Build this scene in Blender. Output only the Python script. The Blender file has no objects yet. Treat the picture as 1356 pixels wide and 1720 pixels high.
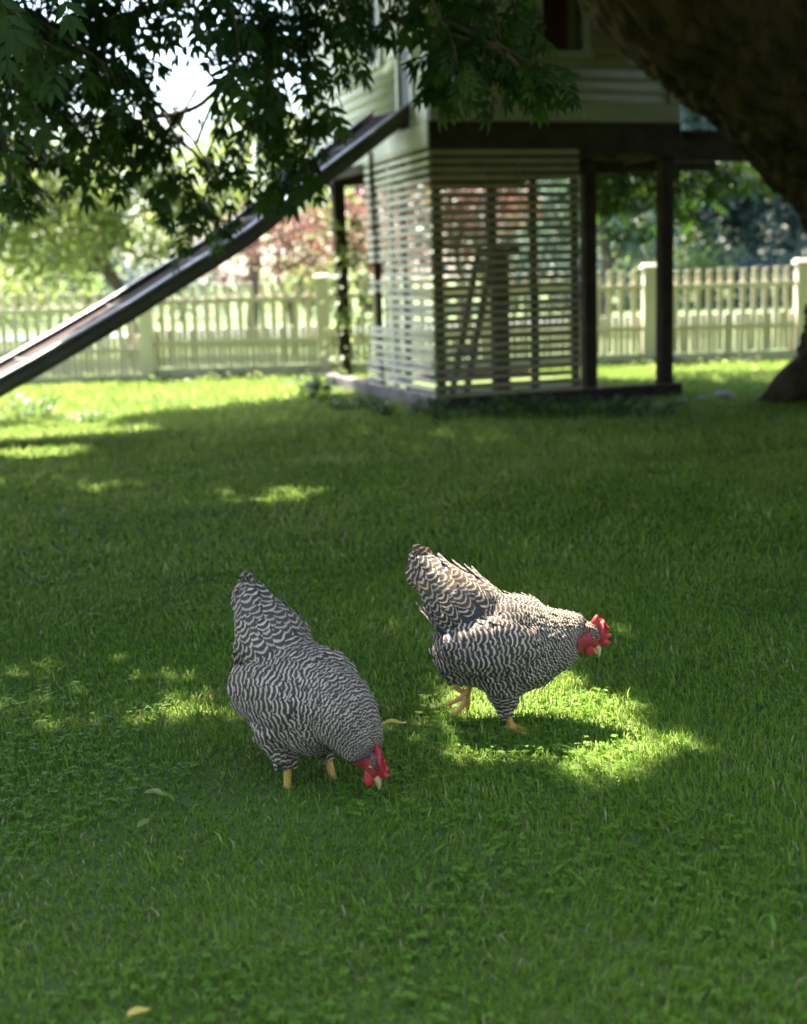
import bpy, bmesh, math, random
import numpy as np
from mathutils import Vector, Matrix

random.seed(11)
rng = np.random.default_rng(11)
R = math.radians
sc = bpy.context.scene
col = sc.collection

# ------------------------------------------------------------------ camera
F_PX, IMG_W, IMG_H = 2200.0, 1356, 1720          # focal length in pixels of the photograph
CAM = np.array([0.0, 0.0, 1.0])
PITCH, ROLL = math.atan(395 / F_PX), 0.032
_F = np.array([0, math.cos(PITCH), -math.sin(PITCH)])
_U0 = np.array([0, math.sin(PITCH), math.cos(PITCH)])
_R0 = np.array([1.0, 0, 0])
_Rt = math.cos(ROLL) * _R0 - math.sin(ROLL) * _U0
_Up = math.sin(ROLL) * _R0 + math.cos(ROLL) * _U0
cam = bpy.data.cameras.new('camera')
cam.sensor_fit = 'VERTICAL'
cam.sensor_height = 36.0
cam.sensor_width = 36.0
cam.lens = 36.0 * F_PX / IMG_H
cam.clip_start, cam.clip_end = 0.05, 800
cam.dof.use_dof = True
cam.dof.focus_distance = 2.86
cam.dof.aperture_fstop = 2.9
cam_o = bpy.data.objects.new('camera', cam)
col.objects.link(cam_o)
M = Matrix((( _Rt[0], _Up[0], -_F[0], CAM[0]), (_Rt[1], _Up[1], -_F[1], CAM[1]), (_Rt[2], _Up[2], -_F[2], CAM[2]), (0, 0, 0, 1)))
cam_o.matrix_world = M
sc.camera = cam_o

def ray(px, py):
    return _F + _Rt * ((px - IMG_W / 2) / F_PX) + _Up * ((IMG_H / 2 - py) / F_PX)
def at(px, py, Y):
    d = ray(px, py); return CAM + d * (Y / d[1])
def gnd(px, py, z=0.0):
    d = ray(px, py); return CAM + d * ((z - CAM[2]) / d[2])

# ------------------------------------------------------------------ sky, sun, exposure
SUN_EL, SUN_AZ = R(64), math.atan2(-0.60, 0.80)        # azimuth measured from +Y towards +X
TO_SUN = np.array([math.sin(SUN_AZ) * math.cos(SUN_EL), math.cos(SUN_AZ) * math.cos(SUN_EL), math.sin(SUN_EL)])
world = bpy.data.worlds.new('World'); sc.world = world; world.use_nodes = True
wn = world.node_tree.nodes; wl = world.node_tree.links
sky = wn.new('ShaderNodeTexSky'); sky.sky_type = 'NISHITA'; sky.sun_disc = False
sky.sun_elevation = SUN_EL; sky.sun_rotation = SUN_AZ
sky.air_density = 1.0; sky.dust_density = 2.0; sky.ozone_density = 1.0
bg = wn['Background']; bg.inputs['Strength'].default_value = 0.09
wl.new(sky.outputs[0], bg.inputs['Color'])
sun = bpy.data.lights.new('sun', 'SUN'); sun.energy = 4.2; sun.angle = R(0.55); sun.color = (1.0, 0.94, 0.82)
sun_o = bpy.data.objects.new('sun', sun); col.objects.link(sun_o)
sun_o.rotation_euler = Vector(-TO_SUN).to_track_quat('-Z', 'Y').to_euler()
sun_o.location = (-6, 8, 20)
sc.view_settings.view_transform = 'Standard'
sc.view_settings.look = 'None'
sc.view_settings.gamma = 1.0
sc.view_settings.use_curve_mapping = False
sc.view_settings.exposure = 3.4
sc.render.engine = 'CYCLES'
sc.cycles.max_bounces = 8; sc.cycles.diffuse_bounces = 4; sc.cycles.glossy_bounces = 3
sc.cycles.transmission_bounces = 5; sc.cycles.transparent_max_bounces = 6
sc.cycles.use_denoising = True
try: sc.cycles.denoiser = 'OPENIMAGEDENOISE'
except Exception: pass
sc.cycles.sample_clamp_indirect = 6.0
sc.cycles.caustics_reflective = False; sc.cycles.caustics_refractive = False

# ------------------------------------------------------------------ material helpers
def new_mat(name):
    m = bpy.data.materials.new(name); m.use_nodes = True
    nt = m.node_tree; nt.nodes.clear()
    out = nt.nodes.new('ShaderNodeOutputMaterial')
    return m, nt, out
def N(nt, kind, **kw):
    n = nt.nodes.new(kind)
    for k, v in kw.items():
        if k.startswith('i_'):
            key = k[2:]
            key = int(key) if key.isdigit() else key.replace('_', ' ')
            n.inputs[key].default_value = v
        else: setattr(n, k, v)
    return n
def ramp(nt, fac, stops):
    r = nt.nodes.new('ShaderNodeValToRGB'); e = r.color_ramp.elements
    while len(e) > 1: e.remove(e[-1])
    e[0].position, e[0].color = stops[0][0], (*stops[0][1], 1)
    for p, c in stops[1:]:
        q = e.new(p); q.color = (*c, 1)
    nt.links.new(fac, r.inputs[0]); return r.outputs[0]

def leaf_mat(name, stops, trans_stops=None, trans=0.45, rough=0.45, spec=0.35, noise=None):
    """foliage: diffuse + translucent + a little gloss, colour from the per-leaf 'tint' attribute"""
    m, nt, out = new_mat(name)
    a = N(nt, 'ShaderNodeAttribute', attribute_name='tint')
    fac = a.outputs['Fac']
    if noise:
        tc = N(nt, 'ShaderNodeTexCoord')
        nz = N(nt, 'ShaderNodeTexNoise', i_Scale=noise[0], i_Detail=4.0)
        nt.links.new(tc.outputs['Object'], nz.inputs['Vector'])
        mx = N(nt, 'ShaderNodeMath', operation='MULTIPLY_ADD'); mx.inputs[1].default_value = noise[1]
        sb = N(nt, 'ShaderNodeMath', operation='SUBTRACT'); sb.inputs[1].default_value = 0.5
        nt.links.new(nz.outputs[0], sb.inputs[0]); nt.links.new(sb.outputs[0], mx.inputs[0]); nt.links.new(fac, mx.inputs[2])
        mx.use_clamp = True; fac = mx.outputs[0]
    c = ramp(nt, fac, stops)
    ct = ramp(nt, fac, trans_stops) if trans_stops else c
    p = N(nt, 'ShaderNodeBsdfPrincipled'); p.inputs['Roughness'].default_value = rough
    p.inputs['Specular IOR Level'].default_value = spec
    t = N(nt, 'ShaderNodeBsdfTranslucent')
    mix = N(nt, 'ShaderNodeMixShader'); mix.inputs[0].default_value = trans
    nt.links.new(c, p.inputs['Base Color']); nt.links.new(ct, t.inputs['Color'])
    nt.links.new(p.outputs[0], mix.inputs[1]); nt.links.new(t.outputs[0], mix.inputs[2])
    nt.links.new(mix.outputs[0], out.inputs[0])
    return m

def surf_mat(name, c1, c2, scale=6.0, stretch=(1, 1, 1), rough=0.7, bump=0.3, bscale=40.0, c3=None, thr=0.62, metal=0.0, spec=0.4, coords='Object'):
    """solid surface: two-tone noise, optional third stain colour, fine bump"""
    m, nt, out = new_mat(name)
    tc = N(nt, 'ShaderNodeTexCoord'); mp = N(nt, 'ShaderNodeMapping'); mp.inputs['Scale'].default_value = stretch
    oi = N(nt, 'ShaderNodeObjectInfo')
    va = N(nt, 'ShaderNodeVectorMath', operation='ADD')
    vm = N(nt, 'ShaderNodeVectorMath', operation='SCALE'); vm.inputs['Scale'].default_value = 9.0
    cmb = N(nt, 'ShaderNodeCombineXYZ')
    for k in range(3): nt.links.new(oi.outputs['Random'], cmb.inputs[k])
    nt.links.new(cmb.outputs[0], vm.inputs[0])
    nt.links.new(tc.outputs[coords], va.inputs[0]); nt.links.new(vm.outputs[0], va.inputs[1])
    nt.links.new(va.outputs[0], mp.inputs[0])
    n1 = N(nt, 'ShaderNodeTexNoise', i_Scale=scale, i_Detail=6.0, i_Roughness=0.6)
    nt.links.new(mp.outputs[0], n1.inputs['Vector'])
    colr = ramp(nt, n1.outputs[0], [(0.3, c1), (0.7, c2)])
    if c3:
        n3 = N(nt, 'ShaderNodeTexNoise', i_Scale=scale * 0.45, i_Detail=8.0, i_Roughness=0.7)
        nt.links.new(mp.outputs[0], n3.inputs['Vector'])
        f3 = ramp(nt, n3.outputs[0], [(thr, (0, 0, 0)), (thr + 0.1, (1, 1, 1))])
        mx = N(nt, 'ShaderNodeMix', data_type='RGBA')
        nt.links.new(f3, mx.inputs[0]); nt.links.new(colr, mx.inputs[6]); mx.inputs[7].default_value = (*c3, 1)
        colr = mx.outputs[2]
    hv = N(nt, 'ShaderNodeHueSaturation')
    vr = N(nt, 'ShaderNodeMapRange'); vr.inputs['To Min'].default_value = 0.88; vr.inputs['To Max'].default_value = 1.1
    nt.links.new(oi.outputs['Random'], vr.inputs[0]); nt.links.new(vr.outputs[0], hv.inputs['Value']); nt.links.new(colr, hv.inputs['Color'])
    p = N(nt, 'ShaderNodeBsdfPrincipled'); p.inputs['Roughness'].default_value = rough; p.inputs['Metallic'].default_value = metal
    p.inputs['Specular IOR Level'].default_value = spec
    nt.links.new(hv.outputs[0], p.inputs['Base Color'])
    if bump:
        n2 = N(nt, 'ShaderNodeTexNoise', i_Scale=bscale, i_Detail=5.0)
        nt.links.new(mp.outputs[0], n2.inputs['Vector'])
        b = N(nt, 'ShaderNodeBump'); b.inputs['Strength'].default_value = bump; b.inputs['Distance'].default_value = 0.01
        nt.links.new(n2.outputs[0], b.inputs['Height']); nt.links.new(b.outputs[0], p.inputs['Normal'])
    nt.links.new(p.outputs[0], out.inputs[0])
    return m

# ------------------------------------------------------------------ mesh helpers
def tag(o, label=None, cat=None, group=None, kind=None):
    if label: o['label'] = label
    if cat: o['category'] = cat
    if group: o['group'] = group
    if kind: o['kind'] = kind
    return o
def empty(name, loc=(0, 0, 0), rz=0.0):
    o = bpy.data.objects.new(name, None); col.objects.link(o)
    o.location = loc; o.rotation_euler = (0, 0, rz); o.empty_display_size = 0.1
    return o
def link(name, me, mat=None, parent=None):
    o = bpy.data.objects.new(name, me); col.objects.link(o)
    if mat is not None and not me.materials:
        for mm in (mat if isinstance(mat, (list, tuple)) else [mat]): me.materials.append(mm)
    if parent: o.parent = parent
    return o
def np_mesh(name, v, faces, attrs=None, smooth=False, mat_idx=None):
    """v (n,3); faces: list of (m,k) int arrays (k = 3 or 4); attrs: {name: per-vertex float array}"""
    me = bpy.data.meshes.new(name)
    v = np.asarray(v, np.float32)
    me.vertices.add(len(v)); me.vertices.foreach_set('co', v.ravel())
    faces = [np.asarray(f, np.int32) for f in faces if len(f)]
    nl = sum(f.size for f in faces); nf = sum(len(f) for f in faces)
    me.loops.add(nl); me.polygons.add(nf)
    me.loops.foreach_set('vertex_index', np.concatenate([f.ravel() for f in faces]))
    tot = np.concatenate([np.full(len(f), f.shape[1], np.int32) for f in faces])
    start = np.concatenate([[0], np.cumsum(tot)[:-1]]).astype(np.int32)
    me.polygons.foreach_set('loop_start', start)
    if smooth: me.polygons.foreach_set('use_smooth', np.ones(nf, bool))
    if mat_idx is not None: me.polygons.foreach_set('material_index', np.asarray(mat_idx, np.int32))
    me.update(calc_edges=True)
    for k, a in (attrs or {}).items():
        at_ = me.attributes.new(k, 'FLOAT', 'POINT'); at_.data.foreach_set('value', np.asarray(a, np.float32))
    return me
def instance(tv, tfs, pos, rot, scale, tint):
    """copies of a small template: tv (k,3), tfs list of face arrays, pos (n,3), rot (n,3,3), scale (n,) or (n,3)"""
    n, k = len(pos), len(tv)
    sc_ = scale[:, None, None] if np.ndim(scale) == 1 else scale[:, None, :]
    V = np.einsum('nij,nkj->nki', rot, tv[None] * sc_) + pos[:, None, :]
    off = (np.arange(n) * k)[:, None, None]
    fs = [(f[None] + off).reshape(-1, f.shape[1]) for f in tfs]
    return V.reshape(-1, 3), fs, np.repeat(tint, k)
def merge(parts):
    vs, f3, f4, ts, o = [], [], [], [], 0
    for v, fs, t in parts:
        vs.append(v); ts.append(t)
        for f in fs: (f3 if f.shape[1] == 3 else f4).append(f + o)
        o += len(v)
    fs = ([np.concatenate(f3)] if f3 else []) + ([np.concatenate(f4)] if f4 else [])
    return np.concatenate(vs), fs, np.concatenate(ts)
def norm(a): return a / np.maximum(np.linalg.norm(a, axis=-1, keepdims=True), 1e-9)
def frames(t, up):
    """rotation matrices with columns (t, side, normal)"""
    t = norm(t); s = norm(np.cross(up, t)); n = np.cross(t, s)
    return np.stack([t, s, n], axis=-1)
def catmull(P, k=6):
    P = np.asarray(P, float)
    if len(P) < 3: k = max(k, 1)
    Q = np.vstack([2 * P[0] - P[1], P, 2 * P[-1] - P[-2]])
    out = []
    for i in range(1, len(Q) - 2):
        for j in range(k):
            t = j / k
            out.append(0.5 * ((2 * Q[i]) + (-Q[i - 1] + Q[i + 1]) * t + (2 * Q[i - 1] - 5 * Q[i] + 4 * Q[i + 1] - Q[i + 2]) * t * t + (-Q[i - 1] + 3 * Q[i] - 3 * Q[i + 1] + Q[i + 2]) * t ** 3))
    out.append(Q[-2]); return np.array(out)
def tube(path, rad, seg=8, rough=0.0, cap=True, furrow=0.0):
    path = np.asarray(path, float); rad = np.broadcast_to(np.asarray(rad, float), (len(path),))
    T = norm(np.gradient(path, axis=0))
    ref = np.array([0.0, 0, 1]) if abs(T[0][2]) < 0.9 else np.array([1.0, 0, 0])
    s = norm(np.cross(ref, T[0])); V = []
    for i in range(len(path)):
        s = norm(s - T[i] * np.dot(s, T[i])); b = np.cross(T[i], s)
        for j in range(seg):
            a = 2 * math.pi * j / seg
            r = rad[i]
            if rough: r *= 1 + rough * (math.sin(3 * a + i * 0.7) * 0.4 + math.sin(7 * a - i * 0.9) * 0.3 + random.uniform(-0.35, 0.35))
            if furrow:
                w_ = 0.9 * math.sin(i * 0.31 + 2 * a) + 0.5 * math.sin(i * 0.83)
                r *= 1 - furrow * (abs(math.sin(10.5 * a + w_)) ** 0.6 * 0.6 + abs(math.sin(17.5 * a - 1.4 * w_ + 1)) * 0.4) + 0.03 * math.sin(3 * a + i * 0.11) + 0.02 * math.sin(5 * a - i * 0.23)
            V.append(path[i] + (s * math.cos(a) + b * math.sin(a)) * r)
    n = len(path)
    F = [(i * seg + j, i * seg + (j + 1) % seg, (i + 1) * seg + (j + 1) % seg, (i + 1) * seg + j) for i in range(n - 1) for j in range(seg)]
    V = np.array(V); F4 = np.array(F, int); fs = [F4]
    if cap:
        V = np.vstack([V, path[0], path[-1]]); c0, c1 = n * seg, n * seg + 1
        fs.append(np.array([(c0, (j + 1) % seg, j) for j in range(seg)] + [(c1, (n - 1) * seg + j, (n - 1) * seg + (j + 1) % seg) for j in range(seg)]))
    return V, fs, np.zeros(len(V))
def obj_from(name, parts, mat, parent=None, smooth=False):
    v, fs, t = merge(parts)
    return link(name, np_mesh(name, v, fs, {'tint': t}, smooth), mat, parent)
def box_bm(bm, lo, hi, bev=0.0, m=None):
    """axis aligned box, optional bevel, optional 4x4"""
    c = [(a + b) / 2 for a, b in zip(lo, hi)]; d = [abs(b - a) for a, b in zip(lo, hi)]
    mt = Matrix.Translation(c) @ Matrix.Diagonal((*d, 1))
    if m: mt = m @ mt
    r = bmesh.ops.create_cube(bm, size=1.0, matrix=mt)
    if bev:
        es = list({e for v in r['verts'] for e in v.link_edges})
        bmesh.ops.bevel(bm, geom=es, offset=bev, segments=1, affect='EDGES', profile=0.5)
def box(name, lo, hi, mat, parent=None, bev=0.003, m=None):
    bm = bmesh.new(); box_bm(bm, lo, hi, bev, m)
    me = bpy.data.meshes.new(name); bm.to_mesh(me); bm.free()
    return link(name, me, mat, parent)
def dupe(o, parent=None, loc=None):
    c = o.copy(); col.objects.link(c); c.parent = parent if parent else o.parent
    if loc is not None: c.location = loc
    return c

# ------------------------------------------------------------------ materials
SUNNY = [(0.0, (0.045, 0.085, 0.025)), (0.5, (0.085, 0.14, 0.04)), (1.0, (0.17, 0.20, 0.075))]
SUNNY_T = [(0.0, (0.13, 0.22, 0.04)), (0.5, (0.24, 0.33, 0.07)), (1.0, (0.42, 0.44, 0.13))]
mat_grass = leaf_mat('grass_blades', [(0.0, (0.050, 0.112, 0.005)), (0.45, (0.092, 0.182, 0.009)), (0.8, (0.145, 0.232, 0.018)), (0.955, (0.20, 0.25, 0.05)), (0.97, (0.32, 0.27, 0.13)), (1.0, (0.38, 0.31, 0.16))],
                     [(0.0, (0.13, 0.22, 0.03)), (0.45, (0.25, 0.35, 0.07)), (0.8, (0.36, 0.43, 0.12)), (0.955, (0.43, 0.47, 0.16)), (0.97, (0.36, 0.30, 0.11)), (1.0, (0.42, 0.34, 0.13))], trans=0.45, rough=0.55, spec=0.10, noise=(1.3, 0.5))
mat_clover = leaf_mat('clover_leaves', [(0.0, (0.055, 0.125, 0.010)), (1.0, (0.115, 0.205, 0.022))], [(0.0, (0.14, 0.24, 0.02)), (1.0, (0.26, 0.38, 0.06))], trans=0.38, rough=0.5, spec=0.15)
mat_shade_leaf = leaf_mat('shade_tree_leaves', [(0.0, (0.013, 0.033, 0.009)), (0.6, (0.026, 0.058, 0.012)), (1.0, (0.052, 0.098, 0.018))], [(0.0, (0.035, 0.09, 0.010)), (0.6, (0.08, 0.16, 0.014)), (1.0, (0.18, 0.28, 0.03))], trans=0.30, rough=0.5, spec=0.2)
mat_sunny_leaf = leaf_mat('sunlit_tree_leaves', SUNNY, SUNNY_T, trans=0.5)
mat_red_leaf = leaf_mat('red_tree_leaves', [(0.0, (0.08, 0.032, 0.028)), (0.5, (0.14, 0.052, 0.046)), (0.75, (0.16, 0.09, 0.06)), (1.0, (0.12, 0.15, 0.055))], [(0.0, (0.15, 0.05, 0.045)), (0.5, (0.24, 0.085, 0.075)), (0.75, (0.25, 0.16, 0.09)), (1.0, (0.22, 0.26, 0.08))], trans=0.4)
mat_haze_leaf = leaf_mat('haze_tinted_leaves', [(0.0, (0.032, 0.062, 0.070)), (0.6, (0.052, 0.092, 0.088)), (1.0, (0.11, 0.16, 0.11))], [(0.0, (0.04, 0.08, 0.075)), (1.0, (0.13, 0.21, 0.12))], trans=0.35)  # distance haze put into the leaf colour, lighter and bluer
mat_weed_leaf = leaf_mat('weed_leaves', [(0.0, (0.018, 0.055, 0.016)), (1.0, (0.06, 0.13, 0.03))], [(0.0, (0.05, 0.14, 0.02)), (1.0, (0.15, 0.3, 0.04))], trans=0.35)
mat_ground = surf_mat('lawn_soil', (0.055, 0.075, 0.022), (0.09, 0.12, 0.035), scale=3.0, rough=0.95, bump=0.6, bscale=60, spec=0.1)
mat_far_lawn = surf_mat('far_lawn', (0.075, 0.105, 0.04), (0.12, 0.15, 0.065), scale=1.5, rough=0.9, bump=0.8, bscale=50, spec=0.1)
mat_road = surf_mat('pale_gravel', (0.11, 0.115, 0.12), (0.16, 0.165, 0.17), scale=5, rough=0.9, bump=0.4, bscale=80, spec=0.2)
mat_bark = surf_mat('old_tree_bark', (0.018, 0.014, 0.009), (0.11, 0.082, 0.05), scale=5, stretch=(1, 1, 0.45), rough=0.95, bump=1.0, bscale=14, c3=(0.045, 0.05, 0.022), thr=0.6, spec=0.15)
mat_twig = surf_mat('twig_bark', (0.035, 0.028, 0.020), (0.075, 0.058, 0.040), scale=20, rough=0.9, bump=0.3, spec=0.2)
mat_bgbark = surf_mat('grey_bark', (0.09, 0.075, 0.06), (0.17, 0.145, 0.115), scale=8, rough=0.95, bump=0.6, spec=0.2)
mat_siding_shade = surf_mat('cream_siding_shaded', (0.33, 0.30, 0.205), (0.40, 0.37, 0.26), scale=5, stretch=(0.5, 0.5, 2), rough=0.6, bump=0.15, c3=(0.24, 0.22, 0.14), thr=0.66)  # shade put into the front paint; left wall keeps a lighter copy
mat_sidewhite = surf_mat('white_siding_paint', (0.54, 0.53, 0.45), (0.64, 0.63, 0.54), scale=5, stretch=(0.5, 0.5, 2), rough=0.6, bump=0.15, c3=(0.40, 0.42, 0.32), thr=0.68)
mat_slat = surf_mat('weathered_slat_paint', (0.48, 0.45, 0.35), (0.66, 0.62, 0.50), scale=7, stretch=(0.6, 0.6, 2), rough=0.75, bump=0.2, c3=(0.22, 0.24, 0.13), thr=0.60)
mat_slat_shade = surf_mat('weathered_slat_shaded', (0.24, 0.20, 0.12), (0.36, 0.305, 0.19), scale=7, stretch=(0.6, 0.6, 2), rough=0.8, bump=0.2, c3=(0.15, 0.125, 0.075), thr=0.58)  # front copy of the slat paint, darkened to carry shade
mat_beam = surf_mat('dark_brown_timber', (0.030, 0.021, 0.016), (0.065, 0.046, 0.034), scale=6, stretch=(1, 1, 1), rough=0.85, bump=0.4, spec=0.2)
mat_base = surf_mat('grey_purple_timber', (0.10, 0.085, 0.08), (0.19, 0.165, 0.155), scale=6, rough=0.9, bump=0.4, c3=(0.05, 0.05, 0.03), thr=0.55)
mat_fence = surf_mat('cream_fence_paint', (0.53, 0.475, 0.35), (0.62, 0.56, 0.43), scale=4, stretch=(1, 1, 0.5), rough=0.55, bump=0.1, c3=(0.36, 0.34, 0.22), thr=0.62)
mat_slide = surf_mat('slide_brown_plastic', (0.036, 0.027, 0.025), (0.058, 0.045, 0.041), scale=4, rough=0.85, bump=0.1, c3=(0.07, 0.06, 0.055), thr=0.62, spec=0.06)
mat_slideside = surf_mat('slide_olive_side', (0.062, 0.060, 0.042), (0.10, 0.095, 0.07), scale=4, rough=0.6, bump=0.1)
mat_rail = surf_mat('slide_metal_rail', (0.34, 0.35, 0.37), (0.50, 0.51, 0.54), scale=9, rough=0.42, bump=0.1, metal=0.6)
mat_dark = surf_mat('dark_door_paint', (0.030, 0.032, 0.032), (0.05, 0.052, 0.05), scale=6, rough=0.6, bump=0.1)
mat_curtain = surf_mat('red_brown_curtain', (0.16, 0.05, 0.035), (0.25, 0.09, 0.06), scale=9, stretch=(4, 4, 0.5), rough=0.9, bump=0.3)
mat_roof = surf_mat('roof_shingle', (0.07, 0.065, 0.06), (0.12, 0.11, 0.10), scale=9, rough=0.95, bump=0.6)
mat_stone = surf_mat('pale_stone', (0.34, 0.34, 0.36), (0.52, 0.52, 0.54), scale=20, rough=0.85, bump=0.4)
mat_yellow = leaf_mat('fallen_leaf_yellow', [(0.0, (0.48, 0.34, 0.05)), (1.0, (0.60, 0.46, 0.09))], [(0.0, (0.5, 0.36, 0.05)), (1.0, (0.6, 0.46, 0.08))], trans=0.3, noise=(60, 0.7))
mat_paleleaf = leaf_mat('fallen_leaf_pale', [(0.0, (0.13, 0.16, 0.03)), (1.0, (0.20, 0.23, 0.055))], trans=0.25, noise=(60, 0.7))
mat_brownleaf = leaf_mat('fallen_leaf_brown', [(0.0, (0.20, 0.15, 0.09)), (1.0, (0.34, 0.27, 0.18))], trans=0.15, noise=(60, 0.7))
def glass_mat():
    m, nt, out = new_mat('window_glass')
    g = N(nt, 'ShaderNodeBsdfGlass'); g.inputs['IOR'].default_value = 1.45; g.inputs['Roughness'].default_value = 0.02
    t = N(nt, 'ShaderNodeBsdfTransparent'); mx = N(nt, 'ShaderNodeMixShader'); mx.inputs[0].default_value = 0.35
    nt.links.new(t.outputs[0], mx.inputs[1]); nt.links.new(g.outputs[0], mx.inputs[2]); nt.links.new(mx.outputs[0], out.inputs[0])
    return m
mat_glass = glass_mat()

# leaf templates (x along the leaf, y across, z normal)
def leaflet(fold=0.18, bend=0.16, w=0.16):
    v = np.array([(0, 0, 0), (0.30, w, fold * w), (0.30, 0, 0), (0.30, -w, fold * w), (0.66, w * 0.72, fold * w * 0.7 - bend * 0.4), (0.66, 0, -bend * 0.45), (0.66, -w * 0.72, fold * w * 0.7 - bend * 0.4), (1, 0, -bend)], float)
    f3 = np.array([(0, 2, 1), (0, 3, 2), (7, 4, 5), (7, 5, 6)]); f4 = np.array([(2, 5, 4, 1), (3, 6, 5, 2)])
    return v, [f3, f4]
def simple_leaf(w=0.30, fold=0.12):
    v = np.array([(0, 0, 0), (0.45, w, fold), (1, 0, -0.08), (0.45, -w, fold), (0.45, 0, 0)], float)
    return v, [np.array([(0, 4, 1), (4, 2, 1), (0, 3, 4), (4, 3, 2)])]
def rhomb_leaf(w=0.34):
    v = np.array([(0, 0, 0), (0.45, w, 0.06), (1, 0, -0.05), (0.45, -w, 0.06)], float)
    return v, [np.array([(0, 2, 1), (0, 3, 2)])]
def compound_leaf(pairs=3, detail=True, rachis=True):
    """pinnate leaf, total length about 1: leaflet pairs and a terminal leaflet"""
    tv, tf = leaflet() if detail else rhomb_leaf(0.17)
    P, T, U, S = [], [], [], []
    for i in range(pairs):
        x = 0.18 + 0.42 * i / max(pairs - 1, 1)
        for s in (-1, 1):
            a = R(52 - 8 * i)
            P.append((x, 0, -0.10 * x * x)); T.append((math.cos(a), s * math.sin(a), -0.22)); U.append((0.1, -s * 0.1, 1)); S.append(0.40 + 0.03 * i)
    P.append((0.60, 0, -0.05)); T.append((1, 0, -0.25)); U.append((0.2, 0, 1)); S.append(0.46)
    v, fs, _ = instance(tv, tf, np.array(P), frames(np.array(T, float), np.array(U, float)), np.array(S), np.zeros(len(P)))
    if rachis:
        o = len(v)
        v = np.vstack([v, [(0, 0.004, 0), (0, -0.004, 0), (0.62, -0.003, -0.05), (0.62, 0.003, -0.05)]])
        fs = list(fs) + [np.array([(o, o + 1, o + 2, o + 3)])]
        f4 = [f for f in fs if f.shape[1] == 4]; f3 = [f for f in fs if f.shape[1] == 3]
        fs = ([np.concatenate(f3)] if f3 else []) + [np.concatenate(f4)]
    return v, fs

# ================================================================== GROUND
def sheet(name, x0, x1, y0, y1, z, mat, nx=1, ny=1):
    xs, ys = np.linspace(x0, x1, nx + 1), np.linspace(y0, y1, ny + 1)
    X, Y = np.meshgrid(xs, ys); v = np.stack([X.ravel(), Y.ravel(), np.full(X.size, z)], -1)
    f = [(j * (nx + 1) + i, j * (nx + 1) + i + 1, (j + 1) * (nx + 1) + i + 1, (j + 1) * (nx + 1) + i) for j in range(ny) for i in range(nx)]
    return tag(link(name, np_mesh(name, v, [np.array(f)]), mat), kind='structure')
sheet('ground', -400, 400, -60, 700, -0.004, mat_far_lawn)
sheet('lawn', -9, 9, -3, 15.2, 0.0, mat_ground)
sheet('gravel_road', -200, 200, 25.5, 28.5, 0.003, mat_road)

# ================================================================== PLAYHOUSE
YAW = R(18.5)
P0 = np.array([0.275, 9.72, 0.0])
_hu = np.array([math.cos(YAW), math.sin(YAW), 0]); _hw = np.array([-math.sin(YAW), math.cos(YAW), 0])
def front(px, py, off=0.0):
    """pixel -> (x, z) on the house's front plane (local y = off)"""
    d = ray(px, py); o = P0 + _hw * off; t = np.dot(o - CAM, _hw) / np.dot(d, _hw); p = CAM + d * t - P0
    return float(np.dot(p, _hu)), float(p[2])
def leftw(px, py, off=0.0):
    """pixel -> (y, z) on the house's left plane (local x = off)"""
    d = ray(px, py); o = P0 + _hu * off; t = np.dot(o - CAM, _hu) / np.dot(d, _hu); p = CAM + d * t - P0
    return float(np.dot(p, _hw)), float(p[2])
house = tag(empty('playhouse', P0, YAW), 'raised cream clapboard playhouse on dark posts with slatted lower corner', 'playhouse')
HW_, HD = front(1141, 190)[0], 3.0                # width and depth of the upper room
ZS = front(740, 203)[1]                           # underside of the skirt board
ZSK = front(740, 171)[1]                          # top of the skirt board
ZT = 4.15                                         # wall top
PITCHB = 0.0865
# timber frame
ZB = ZS - 0.235
def hbox(name, lo, hi, mat, bev=0.004, m=None, parent=None): return box(name, lo, hi, mat, parent or house, bev, m)
hbox('front_beam', (0.0, 0.004, ZB), (HW_ + 0.02, 0.05, ZS - 0.003), mat_beam)
hbox('side_beam', (HW_ - 0.05, 0.052, ZB), (HW_ - 0.004, HD, ZS - 0.003), mat_beam)
hbox('side_beam', (0.02, 0.052, ZB + 0.02), (0.066, HD, ZS - 0.003), mat_beam)
hbox('back_beam', (0.068, HD - 0.05, ZB), (HW_ - 0.052, HD - 0.004, ZS - 0.003), mat_beam)
for k in range(5):
    y = 0.4 + k * 0.5
    hbox('joist', (0.07, y, ZB + 0.06), (HW_ - 0.054, y + 0.045, ZS - 0.02), mat_beam)
for k in range(12):
    y = 0.06 + k * 0.24
    hbox('floor_plank', (0.006, y, ZS), (HW_ - 0.006, y + 0.236, ZS + 0.028), mat_beam)
# lower beam towards the big tree
hbox('deck_beam', (HW_ + 0.024, 0.25, ZB - 0.03), (HW_ + 0.95, 0.33, ZB + 0.17), mat_beam)
hbox('deck_beam', (HW_ + 0.0, 0.9, ZB - 0.05), (HW_ + 0.9, 0.98, ZB + 0.14), mat_beam)
for k in range(5): hbox('deck_plank', (HW_ + 0.03 + 0.19 * k, 0.2, ZB + 0.173), (HW_ + 0.21 + 0.19 * k, 1.5, ZB + 0.205), mat_beam)
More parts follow.
